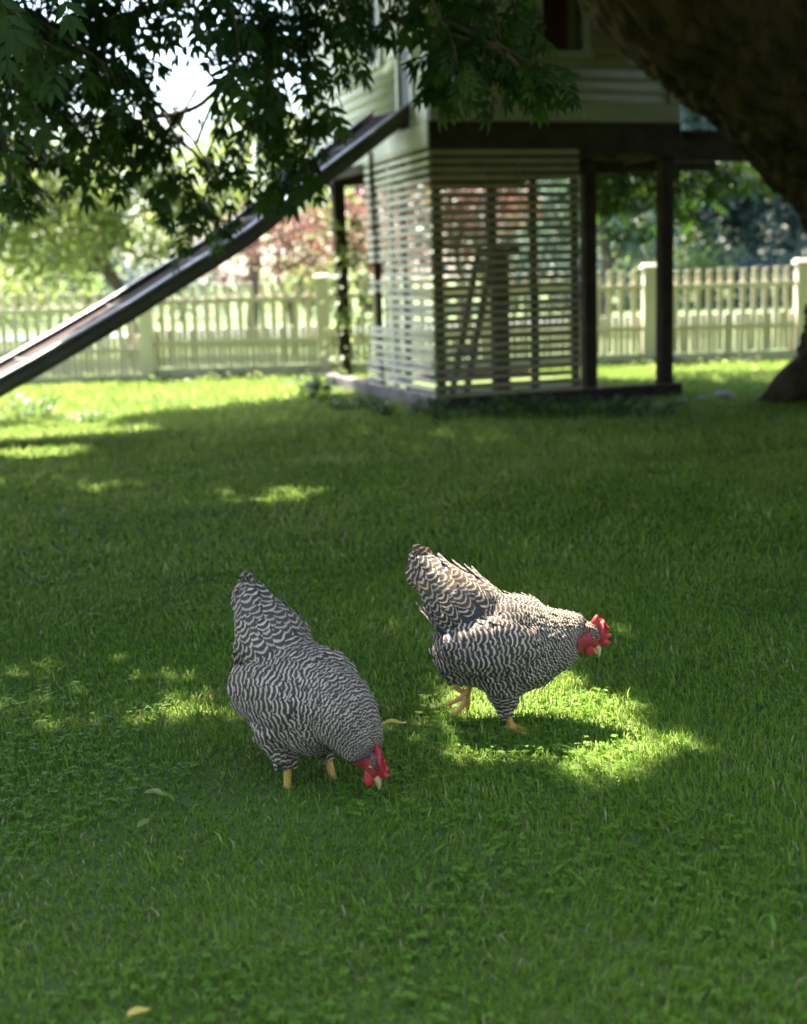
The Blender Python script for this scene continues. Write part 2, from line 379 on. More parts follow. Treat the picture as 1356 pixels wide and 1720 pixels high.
# posts
def post(x, y, z0, z1, w=0.095, mat=mat_beam): return hbox('post', (x - w / 2, y - w / 2, z0), (x + w / 2, y + w / 2, z1), mat, 0.006)
xr = front(1122, 600, 0.05)[0]
post(xr, 0.102, 0.0, ZB - 0.002, 0.105)
post(0.062, 0.062, 0.13, ZB - 0.002, 0.06)
d = ray(990, 650); pt = CAM + d * (10.62 / d[1]) - P0
post(float(np.dot(pt, _hu)), float(np.dot(pt, _hw)), 0.0, ZB - 0.003, 0.105)
hbox('cross_beam', (0.9, float(np.dot(pt, _hw)) - 0.05, ZB - 0.11), (HW_ - 0.25, float(np.dot(pt, _hw)) + 0.04, ZB - 0.005), mat_beam)
post(0.84, 0.76, 0.0, 1.15, 0.12); post(0.84, 0.90, 1.05, ZB - 0.003, 0.07)
hbox('brace', (0.72, 0.70, 1.152), (1.0, 0.94, 1.20), mat_beam)
yl = leftw(581, 640, 0.06)[0]
post(0.055, min(yl, 2.9), 0.12, ZB + 0.015, 0.105)
# base: timber sills around a slab
hbox('base_sill', (-0.03, -0.035, -0.02), (HW_ + 0.03, 0.06, 0.105), mat_beam, 0.01)
hbox('base_sill', (-0.04, 0.064, -0.02), (0.06, 2.95, 0.118), mat_base, 0.01)
hbox('base_sill', (0.064, 2.86, -0.02), (HW_ + 0.02, 2.95, 0.06), mat_beam, 0.01)
# slats: front panel and side panel
x_end = front(972, 450)[0]
zt_f, zb_f = front(800, 256)[1], front(800, 662)[1]
nsl = 30
pitch = (zt_f - zb_f) / (nsl - 1)
def slat_mesh(L, h, t, axis):
    bm = bmesh.new()
    if axis == 'x': box_bm(bm, (0, -t, 0), (L, 0, h), 0.002)
    else: box_bm(bm, (-t, 0, 0), (0, L, h), 0.002)
    me = bpy.data.meshes.new('slat'); bm.to_mesh(me); bm.free(); return me
sl_h = pitch * 0.65
mf = slat_mesh(x_end + 0.012, sl_h, 0.016, 'x'); mf.materials.append(mat_slat_shade)
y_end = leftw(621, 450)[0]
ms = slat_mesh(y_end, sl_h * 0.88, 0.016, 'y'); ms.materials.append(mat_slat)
y_sh = leftw(645, 450)[0]
ms2 = slat_mesh(y_end - 0.42, sl_h * 0.88, 0.016, 'y'); ms2.materials.append(mat_slat)
mst = slat_mesh(0.36, sl_h * 0.88, 0.016, 'y'); mst.materials.append(mat_slat)
for k in range(nsl):
    z = zb_f + k * pitch - sl_h / 2
    o = link('slat', mf, None, house); o.location = (-0.012 + random.uniform(-0.006, 0.006), -0.002, z + random.uniform(-0.002, 0.002)); o.rotation_euler = (random.uniform(-0.05, 0.05), random.uniform(-0.0025, 0.0025), 0)
for k in range(nsl + 1):
    z = zb_f - 0.012 + k * pitch * 1.005 - sl_h / 2
    broken = k in (9, 10, 11, 12, 15, 16)
    o = link('slat', ms2 if broken else ms, None, house)
    o.location = (-0.002, 0.0 + random.uniform(-0.004, 0.012), z + random.uniform(-0.003, 0.003)); o.rotation_euler = (random.uniform(-0.004, 0.004), random.uniform(-0.06, 0.06), 0)
    if k in (0, 1, 2, 3, 22):
        o2 = link('slat', mst, None, house); o2.location = (-0.019, y_end - 0.33, z + 0.004); o2.rotation_euler = (0.006, 0, 0)
# uprights the slats are nailed to
for px in (897, 966):
    x = front(px, 450, 0.02)[0]
    hbox('slat_upright', (x - 0.028, 0.002, 0.126), (x + 0.028, 0.045, ZB - 0.002), mat_beam)
hbox('slat_upright', (0.003, y_end - 0.18, 0.12), (0.045, y_end - 0.10, ZB + 0.0), mat_beam)
hbox('slat_upright', (0.003, y_end * 0.42, 0.12), (0.035, y_end * 0.42 + 0.07, ZB + 0.0), mat_beam)
hbox('slat_upright', (0.003, y_end * 0.62, 0.12), (0.035, y_end * 0.62 + 0.08, ZB + 0.0), mat_slat)
# white fascia board on the left side, patchy
hbox('fascia_board', (-0.022, 0.004, ZS - 0.155), (-0.002, 1.9, ZS - 0.006), mat_sidewhite)
# walls: an inner shell plus clapboards
wx0, wz0 = front(898, 60)[0], front(930, 99)[1]   # front window trim: left edge, sill underside
wx1 = front(990, 60)[0]; wz1 = wz0 + 0.95
def shell_front():
    hbox('wall_panel', (0.02, 0.02, ZS + 0.03), (wx0 + 0.05, 0.05, ZT), mat_siding_shade)
    hbox('wall_panel', (wx1 - 0.05, 0.02, ZS + 0.03), (HW_ - 0.02, 0.05, ZT), mat_siding_shade)
    hbox('wall_panel', (wx0 + 0.052, 0.02, ZS + 0.03), (wx1 - 0.052, 0.05, wz0 + 0.05), mat_siding_shade)
    hbox('wall_panel', (wx0 + 0.052, 0.02, wz1 - 0.05), (wx1 - 0.052, 0.05, ZT), mat_siding_shade)
shell_front()
hbox('wall_panel', (HW_ - 0.05, 0.052, ZS + 0.03), (HW_ - 0.005, HD - 0.052, ZT), mat_siding_shade)
hbox('wall_panel', (0.02, HD - 0.05, ZS + 0.03), (HW_ - 0.02, HD - 0.005, ZT), mat_siding_shade)
# left wall openings: a door at the head of the slide and a small window
dy0, dy1 = leftw(690, 100)[0], leftw(671, 100)[0]
sy0, sy1 = leftw(637, 60)[0], leftw(617, 60)[0]; sz0 = leftw(627, 106)[1]; sz1 = sz0 + 0.8
dz0, dz1 = ZS + 0.03, ZT - 0.25
cuts = [(dy0, dy1, dz0, dz1), (sy0, sy1, sz0, sz1)]
ys = [0.052, dy0, dy1, sy0, sy1, HD - 0.052]
hbox('wall_panel', (0.02, 0.052, ZS + 0.03), (0.05, dy0 - 0.002, ZT), mat_sidewhite)
hbox('wall_panel', (0.02, dy1 + 0.002, ZS + 0.03), (0.05, sy0 - 0.002, ZT), mat_sidewhite)
hbox('wall_panel', (0.02, sy1 + 0.002, ZS + 0.03), (0.05, HD - 0.052, ZT), mat_sidewhite)
hbox('wall_panel', (0.02, sy0, ZS + 0.03), (0.05, sy1, sz0 - 0.002), mat_sidewhite)
# clapboards: wedge section, each board its own object
def clap(L, mat, axis):
    h, t0, t1 = PITCHB + 0.012, 0.006, 0.020
    prof = [(0, 0), (t1, 0), (t0, h), (0, h)]
    v = []
    for l in (0, L):
        for (t, z) in prof: v.append((l, -t, z) if axis == 'x' else (-t, l, z))
    f = [(0, 1, 2, 3), (7, 6, 5, 4), (0, 4, 5, 1), (1, 5, 6, 2), (2, 6, 7, 3), (3, 7, 4, 0)]
    if axis == 'x': f = [tuple(reversed(q)) for q in f]
    me = np_mesh('clapboard', np.array(v, float), [np.array(f)]); me.materials.append(mat); return me
def clap_row(a, b, z, axis, mat):
    if b - a < 0.02: return
    me = clap(b - a, mat, axis); o = link('clapboard', me, None, house)
    o.location = (a, 0.018, z) if axis == 'x' else (0.018, a, z)
    o.rotation_euler = (0, random.uniform(-0.001, 0.001), 0) if axis == 'x' else (random.uniform(-0.001, 0.001), 0, 0)
nb = int((ZT - ZSK) / PITCHB)
for k in range(nb):
    z = ZSK + k * PITCHB
    if z + PITCHB > wz0 and z < wz1:
        clap_row(0.085, wx0 - 0.002, z, 'x', mat_siding_shade); clap_row(wx1 + 0.002, HW_ - 0.085, z, 'x', mat_siding_shade)
    else: clap_row(0.085, HW_ - 0.085, z, 'x', mat_siding_shade)
    segs = [(0.085, HD - 0.08)]
    for (a, b, z0, z1) in cuts:
        if z + PITCHB > z0 - 0.05 and z < z1:
            ns = []
            for (p, q) in segs:
                if a - 0.06 > p: ns.append((p, a - 0.062))
                if b + 0.06 < q: ns.append((b + 0.062, q))
            segs = ns
    for (p, q) in segs: clap_row(p, q, z, 'y', mat_sidewhite)
# skirt boards, corner boards
hbox('skirt_board', (-0.004, -0.012, ZS), (HW_ + 0.004, 0.019, ZSK), mat_siding_shade, 0.003)
hbox('skirt_board', (-0.012, 0.022, ZS), (0.019, dy0 - 0.07, ZSK), mat_sidewhite, 0.003)
hbox('skirt_board', (-0.012, dy1 + 0.07, ZS), (0.019, HD, ZSK), mat_sidewhite, 0.003)
hbox('corner_board', (-0.008, -0.010, ZSK + 0.002), (0.083, 0.019, ZT), mat_siding_shade)
hbox('corner_board', (-0.010, 0.021, ZSK + 0.002), (0.019, 0.083, ZT), mat_sidewhite)
hbox('corner_board', (HW_ - 0.083, -0.010, ZSK + 0.002), (HW_ + 0.008, 0.019, ZT), mat_siding_shade)
hbox('corner_board', (-0.010, HD - 0.08, ZSK + 0.002), (0.019, HD + 0.01, ZT), mat_sidewhite)
# front window
def window_front():
    w = hbox('window', (wx0 + 0.055, 0.022, wz0 + 0.055), (wx0 + 0.075, 0.045, wz1 - 0.055), mat_siding_shade, 0.002)
    t = 0.062
    for lo, hi in (((wx0, -0.018, wz0 + t + 0.002), (wx0 + t, 0.02, wz1)), ((wx1 - t, -0.018, wz0 + t + 0.002), (wx1, 0.02, wz1)), ((wx0 - 0.015, -0.03, wz0), (wx1 + 0.015, 0.02, wz0 + t)), ((wx0 + t + 0.002, -0.018, wz1 - t), (wx1 - t - 0.002, 0.02, wz1))):
        box('window_frame', lo, hi, mat_siding_shade, w, 0.003)
    box('pane', (wx0 + 0.08, 0.030, wz0 + 0.06), (wx1 - 0.05, 0.034, wz1 - 0.06), mat_glass, w, 0.0)
    # curtains: two wavy sheets just inside the glass
    for (a, b, m) in ((wx0 + 0.07, wx0 + 0.17, mat_curtain), (wx1 - 0.22, wx1 - 0.135, mat_curtain), (wx1 - 0.125, wx1 - 0.06, mat_sidewhite)):
        n = 17; xs = np.linspace(a, b, n); yy = 0.085 + 0.012 * np.sin(np.linspace(0, 7 * math.pi, n))
        v = np.concatenate([np.stack([xs, yy, np.full(n, wz0 + 0.07)], -1), np.stack([xs, yy, np.full(n, wz1)], -1), np.stack([xs, yy + 0.004, np.full(n, wz0 + 0.07)], -1), np.stack([xs, yy + 0.004, np.full(n, wz1)], -1)])
        f = [(i, i + 1, n + i + 1, n + i) for i in range(n - 1)] + [(2 * n + i + 1, 2 * n + i, 3 * n + i, 3 * n + i + 1) for i in range(n - 1)]
        link('curtain', np_mesh('curtain', v, [np.array(f)]), m, w)
window_front()
# side window and slide door
sw = hbox('window', (0.022, sy0 - 0.0, sz0 - 0.0), (0.04, sy1, sz0 + 0.03), mat_sidewhite, 0.002)
for lo, hi in (((-0.02, sy0 - 0.06, sz0), (0.02, sy0 - 0.002, sz1)), ((-0.02, sy1 + 0.002, sz0), (0.02, sy1 + 0.06, sz1)), ((-0.03, sy0 - 0.075, sz0 - 0.06), (0.02, sy1 + 0.075, sz0 - 0.002)), ((-0.02, sy0 - 0.06, sz1 + 0.002), (0.02, sy1 + 0.06, sz1 + 0.06))):
    box('window_frame', lo, hi, mat_sidewhite, sw, 0.003)
box('pane', (0.028, sy0 + 0.002, sz0 + 0.032), (0.032, sy1 - 0.002, sz1), mat_glass, sw, 0.0)
dr = hbox('door', (0.0, dy0 + 0.002, dz0 + 0.01), (0.03, dy1 - 0.002, dz1 - 0.01), mat_dark, 0.003)
for lo, hi in (((-0.02, dy0 - 0.06, ZS + 0.0), (0.02, dy0 - 0.002, dz1)), ((-0.02, dy1 + 0.002, ZS + 0.0), (0.02, dy1 + 0.06, dz1))):
    box('door_frame', lo, hi, mat_sidewhite, dr, 0.003)
# gable roof (above the picture, gives its shade)
ridge = ZT + 0.85; ov = 0.28
for s in (0, 1):
    xm = HW_ / 2; x0 = -ov if s == 0 else HW_ + ov; z0 = ZT - ov * 0.85 / xm * 0.9
    v = np.array([(x0, -ov, z0), (xm, -ov, ridge), (xm, HD + ov, ridge), (x0, HD + ov, z0)]); v = np.vstack([v, v + (0, 0, 0.06)])
    f = np.array([(0, 1, 2, 3), (7, 6, 5, 4), (0, 4, 5, 1), (1, 5, 6, 2), (2, 6, 7, 3), (3, 7, 4, 0)])
    link('roof_slope', np_mesh('roof_slope', v, [f]), mat_roof, house)
for y in (0.0, HD - 0.04):
    v = np.array([(0, y, ZT), (HW_, y, ZT), (HW_ / 2, y, ridge - 0.01), (0, y + 0.04, ZT), (HW_, y + 0.04, ZT), (HW_ / 2, y + 0.04, ridge - 0.01)])
    link('gable', np_mesh('gable', v, [np.array([(0, 1, 2), (5, 4, 3)]), np.array([(0, 3, 4, 1), (1, 4, 5, 2), (2, 5, 3, 0)])]), mat_siding_shade, house)

# ------------------------------------------------------------------ ladder inside the slatted corner
lad = tag(empty('wooden_ladder', P0 + _hu * 0.60 + _hw * 0.62, YAW), 'slim wooden ladder leaning inside the slatted corner of the playhouse', 'ladder')
def bar(name, a, b, w, t, mat, parent):
    a, b = Vector(a), Vector(b); dz = (b - a); L = dz.length
    q = dz.to_track_quat('Z', 'Y').to_matrix().to_4x4(); q.translation = a
    return box(name, (-w / 2, -t / 2, 0), (w / 2, t / 2, L), mat, parent, 0.003, q)
for y in (0.0, 0.30):
    bar('ladder_rail', (-0.14, y, 0.0), (0.14, y, 1.22), 0.035, 0.05, mat_base, lad)
for k in range(5):
    t = 0.14 + k * 0.18; x, z = -0.14 + 0.28 * t, 1.22 * t
    box('rung', (x - 0.02, 0.026, z), (x + 0.03, 0.274, z + 0.025), mat_base, lad, 0.003)
# ------------------------------------------------------------------ slide
SB = R(32)                                           # how far the slide turns towards the viewer
sh = np.array([-math.cos(SB), -math.sin(SB), 0])     # horizontal heading downhill
sn = np.array([math.sin(SB), -math.cos(SB), 0])      # towards the near rail
near0 = P0 + _hw * dy0 + _hu * 0.02                  # near rail leaves the house here
near_px = [(688, 173), (607, 236), (526, 297), (453, 357), (412, 388), (350, 427), (300, 457), (220, 508), (137, 557), (60, 601), (0, 634)]
npts = []
for (px, py) in near_px:
    d = ray(px, py); t = np.dot(near0 - CAM, sn) / np.dot(d, sn); npts.append(CAM + d * t)
npts = np.array(npts)
# run-out beyond the picture's edge
e = npts[-1]; npts = np.vstack([npts, e + sh * 0.35 + (0, 0, -0.15), e + sh * 0.8 + (0, 0, -0.24), e + sh * 1.4 + (0, 0, -0.27)])
SWID, SDEP, STH = 0.55, 0.125, 0.03
slide = tag(empty('slide', (float(e[0]), float(e[1]), 0)), 'long dark brown slide with pale rails running down from the playhouse', 'slide')
slide_inv = -np.array([e[0], e[1], 0])
def ribbon(name, o_in, o_out, z_lo, z_hi, mat):
    """extrude a rectangle (across sn offsets, height offsets) along the near-rail path"""
    n = len(npts); v = []
    for (o, z) in ((o_in, z_lo), (o_out, z_lo), (o_out, z_hi), (o_in, z_hi)):
        v.append(npts + sn * o + np.array([0, 0, z]) + slide_inv)
    v = np.concatenate(v); f = []
    for i in range(n - 1):
        for k in range(4):
            k2 = (k + 1) % 4; f.append((k * n + i, k * n + i + 1, k2 * n + i + 1, k2 * n + i))
    f.append((0, n, 2 * n, 3 * n)); f.append((n - 1, 4 * n - 1, 3 * n - 1, 2 * n - 1))
    me = np_mesh(name, v, [np.array(f)]); return link(name, me, mat, slide)
ribbon('slide_side', -0.03, 0.0, -SDEP, -0.012, mat_slideside)
ribbon('slide_side', -SWID, -SWID + 0.03, -SDEP, -0.012, mat_slideside)
ribbon('slide_bed', -SWID + 0.032, -0.032, -0.07, -0.034, mat_slide)
ribbon('slide_rail', -0.036, 0.006, -0.010, 0.008, mat_rail)
ribbon('slide_rail', -SWID - 0.006, -SWID + 0.036, -0.010, 0.008, mat_rail)
for k in (1, 3, 5, 7, 9):
    q = npts[k] + slide_inv; tg = norm(npts[k + 1] - npts[k - 1]); up_ = norm(np.cross(sn, tg)); up_ = up_ * np.sign(up_[2])
    mt = Matrix([[tg[r_], sn[r_], up_[r_], (q + sn * -SWID / 2)[r_]] for r_ in range(3)] + [[0, 0, 0, 1]])
    box('bed_seam', (-0.012, -SWID / 2 + 0.034, -0.030), (0.012, SWID / 2 - 0.034, -0.022), mat_slideside, slide, 0.002, mt)
for k in (4, 6, 8, 9, 10):
    p = npts[k] + slide_inv
    box('bed_brace', (-0.03, -0.03, -0.03), (0.03, 0.03, 0.0), mat_slideside, slide, 0.002, Matrix.Translation(Vector(p + sn * -SWID / 2 + np.array([0, 0, -0.072]))))
pl = npts[12] + slide_inv
for o in (-0.05, -SWID + 0.05):
    b = pl + sn * o
    box('slide_leg', (b[0] - 0.03, b[1] - 0.03, 0), (b[0] + 0.03, b[1] + 0.03, float(b[2]) - 0.126), mat_slideside, slide, 0.004)

# ================================================================== PICKET FENCE
FY = 13.9
fence = tag(empty('picket_fence', (0, FY, 0)), 'cream painted picket fence with capped posts along the sunlit lawn edge', 'fence')
def fpx(px):
    d = ray(px, 560); return float(d[0] / d[1] * FY)
post_x = [fpx(-318), fpx(-40), fpx(247), fpx(544), fpx(818), fpx(1091), fpx(1347), fpx(1610)]
def unit_box(name, lo, hi, bev):
    bm = bmesh.new(); box_bm(bm, lo, hi, bev); me = bpy.data.meshes.new(name); bm.to_mesh(me); bm.free(); return me
me_post = unit_box('post', (-0.072, -0.072, 0), (0.072, 0.072, 1.0), 0.006); me_post.materials.append(mat_fence)
bm = bmesh.new(); box_bm(bm, (-0.095, -0.095, 0), (0.095, 0.095, 0.03), 0.006); box_bm(bm, (-0.082, -0.082, 0.0301), (0.082, 0.082, 0.055), 0.012)
me_cap = bpy.data.meshes.new('cap'); bm.to_mesh(me_cap); bm.free(); me_cap.materials.append(mat_fence)
me_tall = unit_box('picket', (-0.027, 0.0, 0), (0.027, 0.022, 0.86), 0.003); me_tall.materials.append(mat_fence)
me_short = unit_box('picket', (-0.024, 0.0, 0), (0.024, 0.022, 0.40), 0.003); me_short.materials.append(mat_fence)
dz_panel = [-0.05, -0.05, 0.0, 0.0, 0.0, -0.01, -0.01]
for i, x in enumerate(post_x):
    o = link('post', me_post, None, fence); o.location = (x, 0, 0.0)
    o.rotation_euler = (random.uniform(-.008, .008), random.uniform(-.008, .008), 0)
    c = link('cap', me_cap, None, o); c.location = (0, 0, 1.0)
for i in range(len(post_x) - 1):
    a, b = post_x[i] + 0.074, post_x[i + 1] - 0.074; dz = dz_panel[i]
    rise = random.uniform(-0.006, 0.006)
    for nm, z0, z1 in (('top_rail', 0.79, 0.845), ('middle_rail', 0.36, 0.41), ('bottom_board', 0.02, 0.125)):
        box(nm, (a, -0.045, z0 + dz), (b, -0.005, z1 + dz), mat_fence, fence, 0.003)
    n = int(round((b - a) / 0.0615)); n += (n + 1) % 2
    for k in range(n):
        x = a + (b - a) * (k + 0.5) / n
        o = link('picket', me_tall if k % 2 else me_short, None, fence)
        o.location = (x + random.uniform(-.003, .003), -0.003, 0.128 + dz + random.uniform(-.006, .006))
        o.rotation_euler = (0, random.uniform(-.012, .012), random.uniform(-.03, .03))

# ================================================================== BIG SHADE TREE (right)
SHX, SHY = TO_SUN[0] / TO_SUN[2], TO_SUN[1] / TO_SUN[2]
tree = tag(empty('shade_tree', (3.45, 9.7, 0)), 'massive old shade tree with thick leaning trunk beside the playhouse', 'tree')
T0 = np.array([3.45, 9.7, 0.0])
def bark_tube(name, pts, rad, seg, parent, rough=0.07, k=8, mat=mat_bark, furrow=0.0):
    P = catmull(pts, k); r = np.interp(np.linspace(0, 1, len(P)), np.linspace(0, 1, len(rad)), rad)
    v, fs, t = tube(P - T0, r, seg, rough, True, furrow)
    return link(name, np_mesh(name, v, fs, None, True), mat, parent)
trunk_px = [(1470, 745, 9.75), (1472, 690, 9.75), (1482, 610, 9.72), (1500, 500, 9.68), (1490, 380, 9.55), (1440, 262, 9.3), (1340, 150, 8.95), (1225, 40, 8.6), (1095, -90, 8.25)]
trunk_pts = [tuple(at(*q)) for q in trunk_px] + [(0.9, 7.7, 4.1), (0.0, 7.3, 4.5), (-0.8, 6.9, 4.7)]
bark_tube('trunk', trunk_pts, [0.84, 0.76, 0.66, 0.60, 0.57, 0.56, 0.57, 0.56, 0.52, 0.36, 0.27, 0.2], 150, tree, 0.012, 22, mat_bark, 0.13)
for (a, L, r) in ((R(190), 1.0, 0.16), (R(240), 1.05, 0.18), (R(130), 0.95, 0.16), (R(300), 1.1, 0.18), (R(20), 1.1, 0.18)):
    dx, dy = math.cos(a), math.sin(a); b = np.array([trunk_pts[1][0], trunk_pts[1][1], 0])
    bark_tube('root', [b + (0.12 + 0.05 * dx, 0.05 * dy, 0.45), b + (0.6 * dx, 0.66 * dy, 0.16), b + (0.82 * dx, 0.82 * dy, 0.02), b + (L * dx, L * dy, -0.08)], [r * 1.3, r, r * 0.6, r * 0.3], 40, tree, 0.02, 8, mat_bark, 0.08)
bark_tube('limb', [(2.95, 8.95, 2.5), (3.4, 8.7, 3.3), (3.9, 8.3, 4.2), (4.2, 7.6, 5.2), (4.0, 6.6, 6.2)], [0.5, 0.42, 0.34, 0.25, 0.15], 24, tree)
bark_tube('limb', [(2.6, 8.7, 2.85), (2.5, 9.4, 3.9), (2.0, 10.2, 5.0), (1.2, 11.2, 6.0), (0.2, 12.2, 6.8)], [0.45, 0.36, 0.28, 0.2, 0.12], 20, tree)
bark_tube('limb', [(1.4, 7.9, 3.75), (1.3, 6.8, 4.4), (1.0, 5.6, 4.9), (0.6, 4.4, 5.2), (0.2, 3.4, 5.4)], [0.3, 0.24, 0.18, 0.13, 0.08], 16, tree)
bark_tube('limb', [(-0.5, 6.9, 4.6), (-1.6, 6.6, 4.4), (-2.6, 6.3, 3.9), (-3.6, 6.0, 3.3)], [0.22, 0.16, 0.11, 0.06], 16, tree)
bark_tube('limb', [(0.5, 7.4, 4.25), (-0.2, 6.4, 3.9), (-1.0, 5.3, 3.4), (-1.7, 4.4, 2.9), (-2.3, 3.8, 2.45)], [0.2, 0.15, 0.10, 0.06, 0.03], 14, tree)

# ---- overhead crown: pinnate leaves above the picture; openings where the sun comes through
def g_ell(px, py, rx, ry, k):
    c = gnd(px, py); d_ = c[1]
    return (c[0], c[1], rx * d_ / F_PX, max(ry * d_ * d_ / (F_PX * 1.0), 0.03), k)
openings = [g_ell(*q) for q in [
    (930, 1185, 105, 36, 1.0), (1000, 1205, 50, 22, 0.9), (680, 1222, 90, 22, 0.6), (1170, 1070, 90, 14, 0.5), (800, 1130, 90, 26, 0.45), (835, 1168, 100, 26, 0.95),
    (50, 1165, 80, 36, 0.7), (210, 1217, 150, 12, 0.85), (385, 1215, 40, 12, 0.85), (270, 1110, 70, 16, 0.6), (440, 836, 90, 11, 0.85), (512, 830, 26, 9, 0.95),
    (200, 868, 60, 10, 0.6), (190, 822, 60, 8, 0.7), (40, 810, 60, 8, 0.6), (50, 735, 170, 28, 0.98), (270, 1035, 70, 9, 0.5), (70, 962, 60, 7, 0.5), (250, 865, 40, 6, .6), (1260, 1160, 60, 14, .4), (650, 1090, 60, 18, .4), (330, 1160, 60, 14, .5)]]
_h = gnd(853, 1223); openings.append((_h[0] + 0.06 - SHX * 0.25, _h[1] - 0.02 - SHY * 0.25, 0.22, 0.15, 1.0))
def lit_edge(gx):
    return np.interp(gx, [-5, -3, -2, -1, 0, 1, 2, 5], [9.3, 9.7, 10.1, 10.9, 11.8, 11.3, 11.2, 11.0])
def crown_leaves(n_clump, per):
    LEN = 0.30
    g = np.stack([rng.uniform(-6.0, 6.0, n_clump), np.where(rng.random(n_clump) < 0.55, np.where(rng.random(n_clump) < 0.25, rng.uniform(0.95, 2.7, n_clump), rng.uniform(0.9, 11.8, n_clump)), rng.uniform(3.4, 11.5, n_clump))], -1)
    zc = rng.uniform(3.2, 7.5, n_clump)
    C = np.stack([g[:, 0] + SHX * zc, g[:, 1] + SHY * zc, zc], -1)
    nl_ = 1000; yl_ = rng.uniform(2.6, 8.2, nl_)                   # low skirt of the crown, added out of view to block low sky
    C = np.vstack([C, np.stack([rng.uniform(-1, 1, nl_) * (0.42 * yl_ + 1.8), yl_, 1.75 + 0.25 * yl_ + rng.uniform(0, 1.3, nl_)], -1)]); n_clump = len(C)
    P = np.repeat(C, per, 0) + rng.normal(0, 1, (n_clump * per, 3)) * (0.38, 0.38, 0.22)
    th = rng.uniform(0, 2 * math.pi, len(P)); Tn = norm(np.stack([np.cos(th), np.sin(th), rng.uniform(-0.9, 0.1, len(P))], -1))
    Q = P + Tn * LEN * 0.55
    gx, gy = Q[:, 0] - SHX * Q[:, 2], Q[:, 1] - SHY * Q[:, 2]
    keep = (gy < lit_edge(gx) + rng.normal(0, 0.12, len(P))) & (gx > -6) & (gx < 6.5) & (gy > 0.95)
    u = rng.random(len(P))
    for (cx, cy, rx, ry, k) in openings:
        wob = 1 + 0.25 * np.sin(5 * np.arctan2(gy - cy, gx - cx) + cx * 7) 
        q = np.sqrt(((gx - cx) / (rx + 0.09)) ** 2 + ((gy - cy) / (ry + np.clip(ry * 0.7, .07, .09))) ** 2) / wob
        keep &= ~((q < 1.0) & (u < k))
    vis = (P[:, 2] < 1.45 + 0.245 * P[:, 1]) & (np.abs(P[:, 0]) < 0.42 * P[:, 1] + 0.9)   # stays above the picture
    keep &= ~vis
    lx = (P[:, 0] - P0[0]) * _hu[0] + (P[:, 1] - P0[1]) * _hu[1]; ly = (P[:, 0] - P0[0]) * _hw[0] + (P[:, 1] - P0[1]) * _hw[1]
    keep &= ~((lx > -0.5) & (lx < HW_ + 0.5) & (ly > -0.5) & (ly < HD + 0.5) & (P[:, 2] < 5.3))
    return P[keep], Tn[keep]
P, Tn = crown_leaves(6600, 9)
Un = np.stack([rng.normal(0, .35, len(P)), rng.normal(0, .35, len(P)), np.ones(len(P))], -1)
tv, tf = compound_leaf(3, detail=False, rachis=False)
v, fs, t = instance(tv, tf, P - T0, frames(Tn, Un), rng.uniform(0.26, 0.36, len(P)), rng.uniform(0, 1, len(P)))
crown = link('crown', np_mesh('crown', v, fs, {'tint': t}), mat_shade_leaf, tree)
tag(crown, kind='stuff')
rc = np.stack([rng.uniform(4.3, 9.0, 1100), rng.uniform(0.5, 12.5, 1100), rng.uniform(0.9, 6.5, 1100)], -1)  # unseen side foliage, added to keep sky light off the lawn
rc = np.vstack([rc, np.stack([rng.uniform(-8.5, -3.2, 650), rng.uniform(2.5, 7.2, 650), rng.uniform(1.2, 6.0, 650)], -1)])
rp = np.repeat(rc, 10, 0) + rng.normal(0, 0.3, (17500, 3)); rp = rp[(np.abs(rp[:, 0]) > 0.42 * rp[:, 1] + 0.9) & (rp[:, 2] > 0.5)]
_gx, _gy = rp[:, 0] - SHX * rp[:, 2], rp[:, 1] - SHY * rp[:, 2]
for (cx, cy, rx, ry, k) in openings: 
    if cx < -0.5: _k = ((_gx - cx) / (rx + .1)) ** 2 + ((_gy - cy) / (ry + .1)) ** 2 > 1; rp, _gx, _gy = rp[_k], _gx[_k], _gy[_k]
th = rng.uniform(0, 6.28, len(rp))
v, fs, t = instance(tv, tf, rp - T0, frames(np.stack([np.cos(th), np.sin(th), rng.uniform(-.9, .1, len(rp))], -1), np.stack([rng.normal(0, .35, len(rp)), rng.normal(0, .35, len(rp)), np.ones(len(rp))], -1)), rng.uniform(0.28, 0.38, len(rp)), rng.random(len(rp)))
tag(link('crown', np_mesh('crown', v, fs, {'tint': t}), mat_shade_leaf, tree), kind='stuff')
print('overhead compound leaves', len(P))

# ---- hanging branches in view: (list of (px, py, Y)), number of leaves, leaf length
hang = []
def hb(pts, n=16, L=0.21, side=0.5): hang.append((pts, n, L, side))
